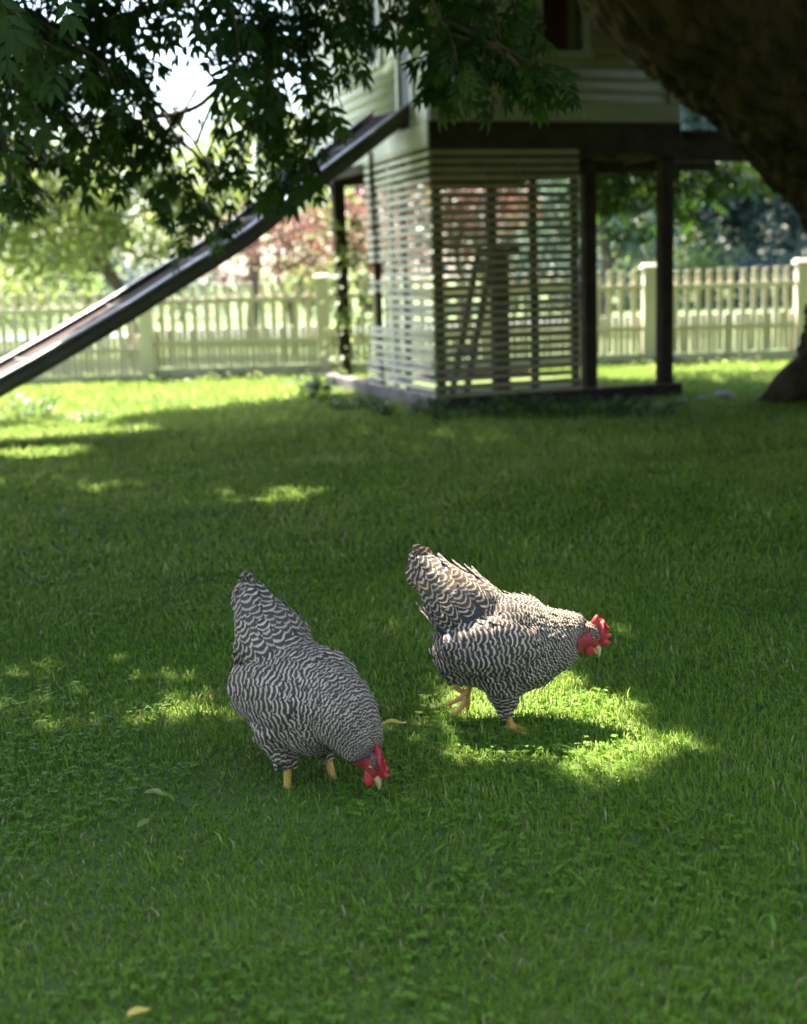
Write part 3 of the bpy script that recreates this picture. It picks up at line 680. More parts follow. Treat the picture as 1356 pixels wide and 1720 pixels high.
# top left mass, mid distance
for q in [
    [(-60, -60, 5.2), (10, 20, 5.0), (30, 110, 4.9), (20, 190, 4.8)], [(-80, 60, 5.6), (-20, 150, 5.5), (10, 260, 5.4), (20, 350, 5.3)],
    [(40, -80, 6.0), (80, 0, 5.8), (70, 90, 5.7), (60, 150, 5.6)], [(20, 120, 6.2), (80, 170, 6.1), (140, 230, 6.0), (175, 285, 5.9)],
    [(120, -60, 6.0), (150, 20, 5.8), (150, 90, 5.7), (130, 150, 5.6)], [(130, 90, 6.4), (170, 150, 6.2), (190, 220, 6.1), (215, 280, 6.0)],
    [(180, -60, 5.6), (205, 30, 5.4), (215, 110, 5.3), (230, 170, 5.2)], [(190, 120, 6.3), (240, 170, 6.2), (270, 230, 6.1), (290, 290, 6.0)],
    [(230, 130, 6.8), (280, 200, 6.7), (310, 270, 6.6), (330, 350, 6.5)], [(260, 170, 6.9), (320, 230, 6.8), (360, 300, 6.7), (385, 370, 6.6)],
    [(300, 230, 7.2), (350, 290, 7.0), (330, 360, 6.9), (290, 410, 6.8)], [(60, 160, 6.6), (30, 230, 6.5), (20, 290, 6.4), (40, 330, 6.4)],
    [(330, -80, 5.0), (380, -10, 4.9), (400, 70, 4.8), (390, 130, 4.8)], [(380, -60, 5.6), (430, 20, 5.5), (450, 110, 5.4), (440, 180, 5.4)],
    [(420, 20, 6.2), (450, 110, 6.1), (470, 190, 6.0), (480, 260, 6.0)], [(430, 130, 6.6), (470, 210, 6.5), (480, 280, 6.4), (440, 330, 6.4)],
    [(470, -60, 5.4), (510, 30, 5.3), (530, 110, 5.2), (545, 190, 5.2)], [(490, 60, 6.2), (520, 150, 6.1), (520, 230, 6.0), (515, 310, 6.0)],
    [(460, 180, 6.8), (470, 240, 6.7), (480, 280, 6.7), (470, 320, 6.6)], [(340, 110, 6.6), (390, 170, 6.5), (410, 230, 6.4), (400, 290, 6.4)],
    [(540, -70, 5.0), (570, -10, 4.9), (590, 40, 4.9), (600, 110, 4.9)],
    [(-30, -40, 4.4), (20, 10, 4.3), (60, 60, 4.3), (110, 90, 4.3)],
    [(-60, 180, 6.4), (0, 240, 6.3), (50, 270, 6.2), (90, 260, 6.2)], [(100, 60, 5.2), (60, 100, 5.1), (20, 150, 5.1), (-10, 200, 5.0)],
    [(90, 130, 6.9), (110, 190, 6.8), (100, 250, 6.8), (120, 300, 6.8)],
    [(210, 180, 7.2), (190, 240, 7.1), (230, 290, 7.0), (250, 330, 7.0)], [(360, 200, 7.3), (380, 260, 7.2), (350, 330, 7.1), (370, 390, 7.0)],
    [(60, 30, 5.2), (120, 70, 5.1), (180, 110, 5.1), (210, 150, 5.0)],
    [(250, 140, 5.8), (200, 190, 5.8), (160, 210, 5.7), (130, 240, 5.7)], [(300, 190, 6.2), (270, 250, 6.1), (290, 310, 6.0), (330, 330, 6.0)],

    [(150, 10, 6.8), (90, 60, 6.7), (40, 90, 6.6), (0, 130, 6.6)],
    [(0, -30, 5.8), (-10, 60, 5.7), (-20, 150, 5.6), (-10, 300, 5.5)], [(20, 200, 7.2), (70, 240, 7.1), (130, 260, 7.0), (180, 250, 7.0)],
    [(430, -50, 6.4), (400, 40, 6.3), (430, 110, 6.2), (400, 190, 6.2)], [(330, 150, 7.6), (300, 200, 7.5), (260, 240, 7.4), (240, 290, 7.4)],
    ]: hb(q, 13, 0.175)
# band along the very top
for px in range(-40, 640, 60): hb([(px, -110, 5.4), (px + 25, -40, 5.3), (px + 35, 5, 5.3), (px + 30, 30, 5.3)], 11, 0.17)
# in front of the house
hb([(290, -90, 4.9), (318, -30, 4.8), (330, 30, 4.8), (338, 85, 4.8)], 10, 0.2)
for q in [
    [(690, -90, 5.0), (730, 10, 4.9), (760, 70, 4.9), (770, 120, 4.9)], [(740, 30, 5.1), (810, 65, 5.0), (850, 95, 5.0), (865, 135, 5.0)],
    [(800, -70, 5.2), (830, 20, 5.1), (840, 90, 5.1), (820, 150, 5.1)], [(830, 70, 5.0), (880, 100, 5.0), (920, 120, 5.0), (950, 145, 5.0)],
    [(840, -80, 5.2), (860, 0, 5.2), (880, 60, 5.2), (890, 110, 5.2)], [(720, 60, 5.4), (750, 100, 5.4), (740, 130, 5.4), (735, 150, 5.4)],
    [(850, 90, 4.9), (870, 110, 4.9), (890, 130, 4.9), (895, 155, 4.9)], [(640, -90, 5.2), (670, -20, 5.1), (700, 10, 5.0), (715, 30, 5.0)],
    [(760, -60, 5.6), (790, 10, 5.6), (780, 80, 5.6), (790, 130, 5.6)], [(880, -80, 5.6), (890, -20, 5.6), (885, 20, 5.6), (880, 50, 5.6)],
    [(780, 20, 5.3), (740, 60, 5.3), (730, 110, 5.3), (740, 140, 5.3)], [(700, -60, 5.6), (745, -10, 5.6), (770, 40, 5.6), (830, 60, 5.6)]]: hb(q, 12, 0.165)
tvd, tfd = compound_leaf(3, True, True)
leafpos, leafT, leafU, leafS, leafC = [], [], [], [], []
for (px, py, Y, rr, n) in ((15, 60, 5.4, .17, 46), (45, 150, 5.9, .15, 34), (10, 235, 6.2, .14, 26), (25, 320, 6.3, .12, 18), (120, 110, 6.0, .17, 44), (190, 190, 6.3, .17, 46), (155, 50, 5.6, .15, 34), (110, 220, 6.6, .13, 24), (250, 215, 6.6, .16, 40), (300, 265, 6.8, .15, 36), (335, 335, 6.9, .13, 28), (275, 320, 6.9, .10, 14), (400, 45, 5.5, .14, 24), (440, 120, 5.9, .15, 22), (470, 200, 6.2, .14, 22), (500, 270, 6.5, .12, 20), (445, 300, 6.7, .11, 18), (535, 90, 5.6, .14, 16), (595, 40, 5.3, .12, 14), (215, 110, 5.8, .13, 24), (770, 10, 5.3, .14, 24), (765, 90, 5.2, .12, 18), (70, 20, 5.2, .14, 26), (480, 20, 5.3, .14, 28), (210, 10, 5.2, .11, 16)):
    c = at(px, py, Y)
    for k in range(n):
        q = norm(rng.normal(0, 1, 3)); p_ = c + q * rr * random.random() ** 0.5 * np.array([1, 1.2, 0.85])
        leafpos.append(p_); leafT.append(norm(q * np.array([1, 1, .5]) + np.array([0, 0, -0.55]) + rng.normal(0, .25, 3))); leafU.append(np.array([random.gauss(0, .5), random.gauss(0, .5), 1.0])); leafS.append(random.uniform(.10, .20)); leafC.append(random.uniform(0, .6))
twigs = []
for (pts, n, L, side) in hang:
    Pw = catmull([at(*q) for q in pts], 6)
    r = np.linspace(0.011, 0.003, len(Pw))
    twigs.append(tube(Pw - T0, r, 5, 0.1))
    seg = np.linspace(0.12, 1.0, n)
    for i, s in enumerate(seg):
        k = s * (len(Pw) - 1); j = min(int(k), len(Pw) - 2); p = Pw[j] + (Pw[j + 1] - Pw[j]) * (k - j)
        tdir = norm(Pw[j + 1] - Pw[j]); az = i * 2.4 + random.uniform(-0.5, 0.5)
        sd = np.array([math.cos(az), math.sin(az), 0])
        dirn = norm(tdir * random.uniform(0.15, 0.6) + sd * 0.75 + np.array([0, 0, random.uniform(-0.75, -0.1)]))
        leafpos.append(p + rng.normal(0, 0.012, 3)); leafT.append(dirn); leafU.append(np.array([random.gauss(0, .4), random.gauss(0, .4), 1.0])); leafS.append(L * random.uniform(0.6, 1.25)); leafC.append(random.uniform(0, 0.8))
leafpos, leafT, leafU, leafS, leafC = (np.array(q) for q in (leafpos, leafT, leafU, leafS, leafC))
for (cx, cy, rx, ry, k) in [g_ell(440, 836, 80, 10, 1), g_ell(512, 830, 26, 9, 1)]:
    _c = leafpos + leafT * leafS[:, None] * 0.5; _q = ((_c[:, 0] - SHX * _c[:, 2] - cx) / (rx + .06)) ** 2 + ((_c[:, 1] - SHY * _c[:, 2] - cy) / (ry + .06)) ** 2 > 1
    leafpos, leafT, leafU, leafS, leafC = leafpos[_q], leafT[_q], leafU[_q], leafS[_q], leafC[_q]
v, fs, t = instance(tvd, tfd, leafpos - T0, frames(leafT, leafU), leafS, leafC)
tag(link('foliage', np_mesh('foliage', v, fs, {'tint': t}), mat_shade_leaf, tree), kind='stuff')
print('hanging leaves', len(leafpos))
obj_from('twigs', twigs, mat_twig, tree, True)['kind'] = 'stuff'
# branches seen against the light
for pts, r0 in (([(-80, 70, 5.6), (60, 75, 5.9), (160, 45, 6.0), (280, 5, 6.1), (400, -60, 6.2)], 0.035), ([(260, 195, 6.9), (300, 190, 6.7), (350, 165, 6.5), (420, 70, 6.2), (470, -60, 6.0)], 0.016), ([(330, 240, 6.9), (350, 190, 6.7), (370, 150, 6.6), (420, 70, 6.4)], 0.010), ([(640, 25, 5.1), (700, 40, 5.05), (780, 65, 5.0), (845, 90, 5.0), (866, 125, 5.0), (850, 165, 5.0)], 0.012), ([(815, 75, 5.0), (812, 110, 5.0), (822, 140, 5.0)], 0.006), ([(430, -30, 7.0), (480, 150, 7.0), (500, 220, 7.0)], 0.012)):
    Pw = catmull([at(*q) for q in pts], 6); vv, ff, _ = tube(Pw - T0, np.linspace(r0, r0 * 0.45, len(Pw)), 8, 0.08)
    link('branch', np_mesh('branch', vv, ff, None, True), mat_twig, tree)
# near leaves at the top edge, each leaf an object of its own
me_leaf = np_mesh('leaf', *(lambda a: (a[0], a[1]))(compound_leaf(3, True, True)), {'tint': np.full(len(tvd), 0.12)}); me_leaf.materials.append(mat_shade_leaf)
for (px, py, Y, dx, dz, L) in ((105, -40, 3.4, 0.1, -1.0, 0.15), (-10, -20, 3.3, 0.4, -1.0, 0.17), (20, 30, 3.4, -0.2, -1.0, 0.16)):
    o = link('leaf', me_leaf, None, tree); p = at(px, py, Y)
    rot = frames(np.array([[dx, random.uniform(-.2, .2), dz]]), np.array([[random.uniform(-.3, .3), -1.0, 0.3]]))[0]
    mt = Matrix([[*(rot[r_] * L), p[r_] - T0[r_]] for r_ in range(3)] + [[0, 0, 0, 1]])
    o.matrix_local = mt
for pts in ([(-20, -60, 3.3), (-10, -22, 3.3), (20, 28, 3.4)],):
    Pw = catmull([at(*q) for q in pts], 3); vv, ff, _ = tube(Pw - T0, 0.004, 5, 0.0)
    link('twig', np_mesh('twig', vv, ff, None, True), mat_twig, tree)
# sprigs hanging behind, right of the playhouse (lower crown of the same tree)
sp, sT, sU, sS, sC = [], [], [], [], []
for k in range(420):
    px = random.uniform(1000, 1250); py = 258 + abs(random.gauss(0, 1)) * (48 if px < 1210 else 22); Y = random.uniform(11.5, 13.2)
    sp.append(at(px, py, Y)); a = random.uniform(0, 6.28); sT.append((math.cos(a), math.sin(a), random.uniform(-1, -.1))); sU.append((random.gauss(0, .4), random.gauss(0, .4), 1)); sS.append(random.uniform(.2, .3)); sC.append(random.uniform(.1, .8))
for (px, py) in ((1272, 292), (1282, 300), (1262, 305), (1300, 302), (1304, 312), (1255, 300)):
    sp.append(at(px, py - 6, 11.0)); sT.append((random.uniform(-.4, .4), 0, -1)); sU.append((0.1, -1, .3)); sS.append(.16); sC.append(1.0)
v, fs, t = instance(tvd, tfd, np.array(sp) - T0, frames(np.array(sT), np.array(sU, float)), np.array(sS), np.array(sC))
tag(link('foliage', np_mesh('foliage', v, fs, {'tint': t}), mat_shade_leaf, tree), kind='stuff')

# ================================================================== TREES BEYOND THE FENCE
def bg_tree(name, label, base, trunk_pts, blobs, n, leaf, mat, tint=(0, 1), bark=mat_bgbark, group=None, r0=0.12, hole=0.25):
    """blobs: (x, y, z, rx, ry, rz) relative to the base"""
    o = tag(empty(name, base), label, 'tree' if 'shrub' not in name else 'shrub', group)
    parts = [tube(catmull(trunk_pts, 5), np.linspace(r0, r0 * 0.35, 5 * (len(trunk_pts) - 1) + 1), 10, 0.1)]
    link('trunk', np_mesh('trunk', *merge(parts)[:2], None, True), bark, o)
    top = np.array(trunk_pts[-1])
    br = []
    for b in blobs:
        st = np.array(trunk_pts[random.randrange(1, len(trunk_pts))]); en = np.array(b[:3]); mid = (st + en) / 2 + rng.normal(0, 0.15, 3)
        br.append(tube(catmull([st, mid, en], 5), np.linspace(r0 * 0.4, r0 * 0.08, 11), 6, 0.1))
    v, fs, t = merge(br); tag(link('limbs', np_mesh('limbs', v, fs, None, True), bark, o), kind='stuff')
    bl = np.array(blobs, float); wts = bl[:, 3] * bl[:, 4] + bl[:, 3] * bl[:, 5]; wts /= wts.sum()
    # leaves in small clumps around shell points of each blob
    nc = n // 14; bi = rng.choice(len(bl), nc, p=wts)
    dirs = norm(rng.normal(0, 1, (nc, 3))); rad = rng.uniform(0.45, 1.05, nc) ** 0.6
    cc = bl[bi, :3] + dirs * bl[bi, 3:] * rad[:, None]
    ct = np.clip(rng.normal(0.5, 0.28, nc), 0, 1)
    Pp = np.repeat(cc, 14, 0) + rng.normal(0, 1, (nc * 14, 3)) * leaf * 1.5
    Tt = norm(rng.normal(0, 1, (len(Pp), 3)) * (1, 1, 0.6) + np.array([0, 0, -0.45]))
    Uu = rng.normal(0, 0.6, (len(Pp), 3)) + np.array([0, 0, 1])
    tv_, tf_ = rhomb_leaf(0.30)
    ti = tint[0] + (tint[1] - tint[0]) * np.clip(np.repeat(ct, 14) + rng.normal(0, 0.12, len(Pp)), 0, 1)
    v, fs, t = instance(tv_, tf_, Pp, frames(Tt, Uu), leaf * rng.uniform(0.7, 1.5, len(Pp)), ti)
    cr = link('crown', np_mesh('crown', v, fs, {'tint': t}), mat, o); tag(cr, kind='stuff')
    return o
G_BG = 'trees beyond the fence'
def bx_(px, Y): return (float(at(px, 500, Y)[0]), Y, 0.0)
# bright yellow-green trees on the left
bg_tree('garden_tree', 'sunlit yellow-green tree behind the fence at the left edge', bx_(-30, 17.5), [(0, 0, 0), (0.1, 0, 1.0), (0.2, 0, 1.9), (0.1, 0, 2.8)], [(0, 0, 2.3, 1.1, 0.9, 0.8), (0.9, 0, 1.7, 0.8, 0.7, 0.6), (-1.0, 0, 2.2, 0.9, 0.8, 0.8), (0.3, 0.2, 3.1, 0.9, 0.8, 0.7), (1.2, 0.1, 2.4, .6, .6, .5)], 9000, 0.085, mat_sunny_leaf, (0.35, 1.0), group=G_BG)
bg_tree('garden_tree', 'low branching bright green tree behind the fence left of the slide', bx_(190, 18.5), [(0.25, 0, 0), (0.2, 0, 0.7), (-0.15, 0, 1.3), (-0.5, 0.1, 1.9)], [(-0.5, 0, 2.1, 0.9, 0.8, 0.6), (0.5, 0, 1.9, 0.9, 0.7, 0.55), (1.2, 0.2, 2.4, 0.8, 0.7, 0.6), (-1.0, 0, 1.5, 0.6, 0.6, 0.4), (0.2, 0, 2.8, 0.8, 0.6, 0.5)], 9000, 0.085, mat_sunny_leaf, (0.25, 0.95), group=G_BG, r0=0.09)
bg_tree('garden_tree', 'tall pale green tree with open crown behind the slide', bx_(420, 22), [(0, 0, 0), (0.1, 0, 1.4), (0.0, 0, 2.6), (0.2, 0, 3.6)], [(0, 0, 2.6, 1.1, 0.9, 0.8), (-1.0, 0, 2.0, 0.8, 0.7, 0.6), (0.9, 0, 2.3, 0.8, 0.8, 0.7), (0.2, 0, 3.5, 0.9, 0.8, 0.5)], 6500, 0.09, mat_sunny_leaf, (0.3, 1.0), group=G_BG)
bg_tree('red_tree', 'small red-leaved tree behind the fence under the slide', bx_(455, 17.5), [(0.3, 0, 0), (0.25, 0, 0.6), (0.1, 0, 1.1), (0.2, 0, 1.6)], [(-0.5, 0, 1.25, 0.65, 0.6, 0.3), (0.5, 0, 1.35, 0.7, 0.6, 0.35), (1.0, 0, 1.7, 0.6, 0.6, 0.3), (0, 0, 1.65, 0.7, 0.6, 0.3), (1.5, 0, 1.3, .5, .5, .3)], 3000, 0.07, mat_red_leaf, (0, 1.0), group=G_BG, r0=0.06)
bg_tree('red_tree', 'larger red-leaved tree seen through the playhouse slats', bx_(770, 18.5), [(0, 0, 0), (0.05, 0, 0.7), (0.0, 0, 1.3), (0.1, 0, 1.9)], [(-0.5, 0, 1.7, 0.7, 0.6, 0.6), (0.4, 0, 1.8, 0.7, 0.6, 0.6), (0, 0, 2.4, 0.8, 0.6, 0.5), (-0.9, 0, 2.1, .5, .5, .4)], 4600, 0.075, mat_red_leaf, (0, 1.0), group=G_BG, r0=0.07)
bg_tree('garden_tree', 'soft green tree beyond the fence between the dark posts', bx_(1010, 21), [(0, 0, 0), (0.1, 0, 1.0), (0.0, 0, 2.0), (0.1, 0, 3.0)], [(-0.3, 0, 2.3, 0.9, 0.8, 0.7), (0.5, 0, 1.9, 0.8, 0.8, 0.6), (-0.9, 0, 1.5, 0.7, 0.7, 0.5), (0.0, 0, 3.0, 0.8, 0.7, 0.5), (0.6, 0, 1.1, .6, .6, .5)], 6000, 0.09, mat_haze_leaf, (0.5, 1.0), group=G_BG)
far = [(-330, 44, 8.5, 'at the far left'), (-80, 40, 5.5, 'behind the yellow-green tree'), (150, 52, 5.0, 'low in the gap left of the slide'), (620, 42, 7.0, 'behind the slatted corner'), (860, 38, 8.0, 'behind the red-leaved tree'), (990, 41, 9.5, 'right of the slats'), (1060, 36, 9.0, 'between the two dark posts'), (1190, 40, 10.5, 'right of the dark front post'), (1260, 45, 11, 'far behind the dark front post'), (1330, 37, 10.0, 'framed by the leaning trunk'), (1490, 40, 10.0, 'at the far right'), (1620, 44, 11.0, 'beyond the far right tree')]
for i, (px, Y, H, wh) in enumerate(far):
    H = H * 1.45 if px > 560 else H
    b = bx_(px, Y); bl = []
    for k in range(9): 
        z = H * (0.16 + 0.8 * (k / 8)); w = (2.5 if px > 560 else 2.1) * (1 - abs(k / 8 - 0.35) * 0.8)
        bl.append((random.uniform(-1.3, 1.3), random.uniform(-.6, .6), z, w * random.uniform(.7, 1.1), w * .8, H * 0.13))
    bg_tree('far_tree', 'distant haze-tinted blue-green tree ' + wh, b, [(0, 0, 0), (0.1, 0, H * 0.3), (-0.1, 0, H * 0.6), (0, 0, H * 0.9)], bl, 17500 if px > 900 else (12000 if px > 560 else 5600), 0.21, mat_haze_leaf, (0.0, 1.0), group='distant trees across the road', r0=0.22)
for i, (x_, y_, H, wh) in enumerate(((-13, -15, 6.5, 'farthest left of its row'), (-7.5, -17, 7.5, 'left of centre in its row'), (-2, -18, 7, 'in the middle of its row'), (3.5, -17.5, 7.5, 'right of centre in its row'), (9, -16, 7, 'farthest right of its row'))):  # unseen tree row, added to shade the playhouse front from low sky
    bl = []
    for k in range(10):
        z = H * (0.10 + 0.84 * (k / 9)); w = 3.2 * (1 - abs(k / 9 - 0.35) * 0.8)
        bl.append((random.uniform(-1.6, 1.6), random.uniform(-.8, .8), z, w * random.uniform(.8, 1.1), w * .8, H * 0.13))
    bg_tree('garden_tree', 'unseen leafy tree added behind the viewer to block low sky, ' + wh, (x_, y_, 0), [(0, 0, 0), (0.1, 0, H * 0.3), (-0.1, 0, H * 0.6), (0, 0, H * 0.9)], bl, 5600, 0.30, mat_haze_leaf, (0.0, 0.8), group='unseen trees added to block low sky', r0=0.25)
# low shrubs at the foot of the distant trees
for i, (px, Y) in enumerate(((60, 34), (300, 36), (520, 35), (960, 33), (1120, 32.5), (1260, 33), (1400, 34))):
    wh = ['left of the slide', 'under the middle of the slide', 'right of the red-leaved tree', 'beside the soft green tree', 'between the dark posts', 'right of the dark front post', 'near the big trunk'][i]
    bg_tree('far_shrub', 'distant low green shrub across the road, ' + wh, bx_(px, Y), [(0, 0, 0), (0.05, 0, 0.4), (0, 0, 0.8), (0, 0, 1.0)], [(random.uniform(-1, 1), 0, random.uniform(.5, 1.1), random.uniform(.8, 1.3), .7, .6) for k in range(4)], 1800, 0.14, mat_haze_leaf if i % 2 else mat_sunny_leaf, (0.2, 0.9), group='shrubs across the road', r0=0.05)

# ================================================================== VINE ON THE BACK POST, WEEDS
tvl, tfl = simple_leaf(0.36, 0.1)
vine = tag(empty('climbing_vine', P0 + _hu * 0.06 + _hw * min(yl, 2.9), YAW), 'leafy green vine climbing the dark post left of the slats', 'vine')
vp = []; vT = []; vU = []
for k in range(300):
    z = random.uniform(0.15, 1.55); a = random.uniform(0, 6.28); r_ = 0.06 + abs(random.gauss(0, 0.05)) * (1.6 if z < 1.1 else .8)
    vp.append((r_ * math.cos(a) + 0.05, r_ * math.sin(a) * 0.7 - 0.04, z)); vT.append((math.cos(a), math.sin(a), -0.7)); vU.append((random.gauss(0, .4), -.6, .8))
v, fs, t = instance(tvl, tfl, np.array(vp), frames(np.array(vT), np.array(vU)), rng.uniform(.05, .09, 300), rng.uniform(.3, 1, 300))
tag(link('foliage', np_mesh('foliage', v, fs, {'tint': t}), mat_sunny_leaf, vine), kind='stuff')
zz = np.linspace(0, 1.6, 30); link('stem', np_mesh('stem', *tube(np.stack([0.07 * np.cos(zz * 5), 0.07 * np.sin(zz * 5) - .02, zz], -1), 0.007, 5)[:2], None, True), mat_twig, vine)
dv = tag(empty('dry_vine', P0 + _hw * (y_end - 0.3), YAW), 'thin brown dry vine hanging down the pale side slats', 'vine')
for k in range(3):
    zz = np.linspace(0.75 + 0.3 * k, 2.0, 26); w_ = np.cumsum(rng.normal(0, 0.006, 26))
    link('stem', np_mesh('stem', *tube(np.stack([np.full(26, -0.030 - 0.006 * k), 0.03 * k + w_ + 0.02 * np.sin(zz * 7 + k), zz], -1), 0.007, 5)[:2], None, True), mat_twig, dv)

def weed(name, label, base, h, n, spread, leaf, cat='plant', group=None, mat=mat_weed_leaf, tint=(0, 1)):
    o = tag(empty(name, base), label, cat, group)
    st, P_, T_, U_ = [], [], [], []
    for s in range(n):
        a = random.uniform(0, 6.28); r_ = spread * math.sqrt(random.random()); hh = h * random.uniform(0.45, 1.0)
        b = np.array([r_ * math.cos(a) * .6, r_ * math.sin(a) * .6, 0]); e_ = np.array([r_ * math.cos(a) * 1.2, r_ * math.sin(a) * 1.2, hh])
        pth = catmull([b, (b + e_) / 2 + (0, 0, hh * .12), e_], 4); st.append(tube(pth, np.linspace(.004, .0015, len(pth)), 4, 0))
        m_ = max(4, int(hh / 0.03))
        for k in range(m_):
            u = 0.2 + 0.8 * k / m_; p = pth[min(int(u * (len(pth) - 1)), len(pth) - 1)]; az = k * 2.4 + a
            P_.append(p); T_.append((math.cos(az), math.sin(az), random.uniform(-.3, .6))); U_.append((random.gauss(0, .3), random.gauss(0, .3), 1))
    tag(obj_from('stems', st, mat_weed_leaf, o), kind='stuff')
    v, fs, t = instance(tvl, tfl, np.array(P_), frames(np.array(T_), np.array(U_)), leaf * rng.uniform(.6, 1.3, len(P_)), tint[0] + (tint[1] - tint[0]) * rng.random(len(P_)))
    tag(link('foliage', np_mesh('foliage', v, fs, {'tint': t}), mat, o), kind='stuff')
    return o
def G(px, py): p = gnd(px, py); return (float(p[0]), float(p[1]), 0.0)
weed('weed_clump', 'dark leafy weed clump on the lawn under the slide', G(50, 706), 0.24, 26, 0.28, 0.05)
weed('weed_clump', 'small low weed tuft right of the dark clump under the slide', G(140, 708), 0.10, 14, 0.22, 0.04)
weed('broad_leaf_plant', 'broad-leaved green plant at the left corner of the playhouse base', G(535, 668), 0.24, 16, 0.20, 0.11, tint=(.3, 1))
for i, (px, py, h, wh) in enumerate(((600, 688, .12, 'below the vine post'), (668, 697, .13, 'below the pale side slats'), (770, 704, .15, 'right of the slatted corner'), (850, 703, .17, 'below the middle of the front slats'), (935, 702, .17, 'below the right end of the front slats'), (1020, 700, .15, 'between the dark posts'), (1085, 702, .14, 'left of the dark front post'))):
    weed('base_weed', 'low green weed growing along the playhouse base, ' + wh, G(px, py), h * 1.15, 30, 0.27, 0.05, group='weeds along the playhouse base')
for i, (px, py, wh) in enumerate(((330, 640, 'right of the slide'), (450, 636, 'under the red tree'), (1030, 613, 'between the dark posts'), (1180, 612, 'right of the dark front post'))):
    weed('fence_weed', 'low bright weed growing under the picket fence, ' + wh, G(px, py), 0.10, 40, 0.55, 0.05, group='weeds under the fence', mat=mat_sunny_leaf, tint=(.2, .9))
# pale stones near the big tree
def stone(label, px, py, sx, sy, sz):
    bm = bmesh.new(); bmesh.ops.create_icosphere(bm, subdivisions=2, radius=1.0)
    for vv in bm.verts: vv.co = Vector((vv.co.x * sx, vv.co.y * sy, max(vv.co.z, -.3) * sz)) * random.uniform(.85, 1.12)
    me = bpy.data.meshes.new('stone'); bm.to_mesh(me); bm.free(); o = link('stone', me, mat_stone); b = G(px, py); o.location = (b[0], b[1], 0.02)
    tag(o, label, 'stone', 'pale stones between playhouse and tree')
stone('largest pale flat stone on bare ground left of the big trunk', 1212, 668, .085, .06, .03)
stone('small pale stone just right of the dark front post', 1146, 677, .035, .03, .025)
stone('middle pale stone between dark front post and flat stone', 1178, 675, .045, .03, .025)

# ================================================================== HENS
from mathutils.bvhtree import BVHTree
def plumage_mat(name, light, dark, tip):
    m, nt, out = new_mat(name)
    a = N(nt, 'ShaderNodeAttribute', attribute_name='bar')
    ti = N(nt, 'ShaderNodeAttribute', attribute_name='tint')
    tc = N(nt, 'ShaderNodeTexCoord')
    nz = N(nt, 'ShaderNodeTexNoise', i_Scale=220.0, i_Detail=3.0)
    nt.links.new(tc.outputs['Object'], nz.inputs['Vector'])
    nl = N(nt, 'ShaderNodeTexNoise', i_Scale=38.0, i_Detail=2.0); nt.links.new(tc.outputs['Object'], nl.inputs['Vector'])
    w0 = N(nt, 'ShaderNodeMath', operation='MULTIPLY_ADD'); w0.inputs[1].default_value = 0.9
    nt.links.new(nl.outputs[0], w0.inputs[0]); nt.links.new(a.outputs['Fac'], w0.inputs[2])
    w = N(nt, 'ShaderNodeMath', operation='MULTIPLY_ADD'); w.inputs[1].default_value = 0.32
    nt.links.new(nz.outputs[0], w.inputs[0]); nt.links.new(w0.outputs[0], w.inputs[2])
    m2 = N(nt, 'ShaderNodeMath', operation='MULTIPLY'); m2.inputs[1].default_value = 2 * math.pi
    s = N(nt, 'ShaderNodeMath', operation='SINE')
    nt.links.new(w.outputs[0], m2.inputs[0]); nt.links.new(m2.outputs[0], s.inputs[0])
    mr = N(nt, 'ShaderNodeMapRange', interpolation_type='SMOOTHSTEP'); mr.inputs['From Min'].default_value = -0.1; mr.inputs['From Max'].default_value = 1.0
    nd = N(nt, 'ShaderNodeTexNoise', i_Scale=75.0, i_Detail=2.0); nt.links.new(tc.outputs['Object'], nd.inputs['Vector'])
    dd = N(nt, 'ShaderNodeMath', operation='MULTIPLY_ADD'); dd.inputs[1].default_value = 1.3
    ds = N(nt, 'ShaderNodeMath', operation='SUBTRACT'); ds.inputs[1].default_value = 0.52
    nt.links.new(nd.outputs[0], ds.inputs[0]); nt.links.new(ds.outputs[0], dd.inputs[0]); nt.links.new(s.outputs[0], dd.inputs[2])
    nt.links.new(dd.outputs[0], mr.inputs[0])
    lc = ramp(nt, ti.outputs['Fac'], [(0.0, light), (0.7, tuple(0.66 * x for x in light)), (1.0, tip)])
    dc = ramp(nt, ti.outputs['Fac'], [(0.0, dark), (0.8, tuple(1.6 * x for x in dark)), (1.0, (0.075, 0.045, 0.028))])
    mx = N(nt, 'ShaderNodeMix', data_type='RGBA')
    nt.links.new(mr.outputs[0], mx.inputs[0]); nt.links.new(dc, mx.inputs[6]); nt.links.new(lc, mx.inputs[7])
    p = N(nt, 'ShaderNodeBsdfPrincipled'); p.inputs['Roughness'].default_value = 0.62; p.inputs['Specular IOR Level'].default_value = 0.3
    p.inputs['Sheen Weight'].default_value = 0.15
    nt.links.new(mx.outputs[2], p.inputs['Base Color'])
    tr = N(nt, 'ShaderNodeBsdfTranslucent'); nt.links.new(mx.outputs[2], tr.inputs['Color'])
    ms = N(nt, 'ShaderNodeMixShader'); ms.inputs[0].default_value = 0.12
    nt.links.new(p.outputs[0], ms.inputs[1]); nt.links.new(tr.outputs[0], ms.inputs[2]); nt.links.new(ms.outputs[0], out.inputs[0])
    return m
mat_plume = plumage_mat('barred_plumage', (0.50, 0.395, 0.27), (0.042, 0.0245, 0.0145), (0.30, 0.21, 0.135))
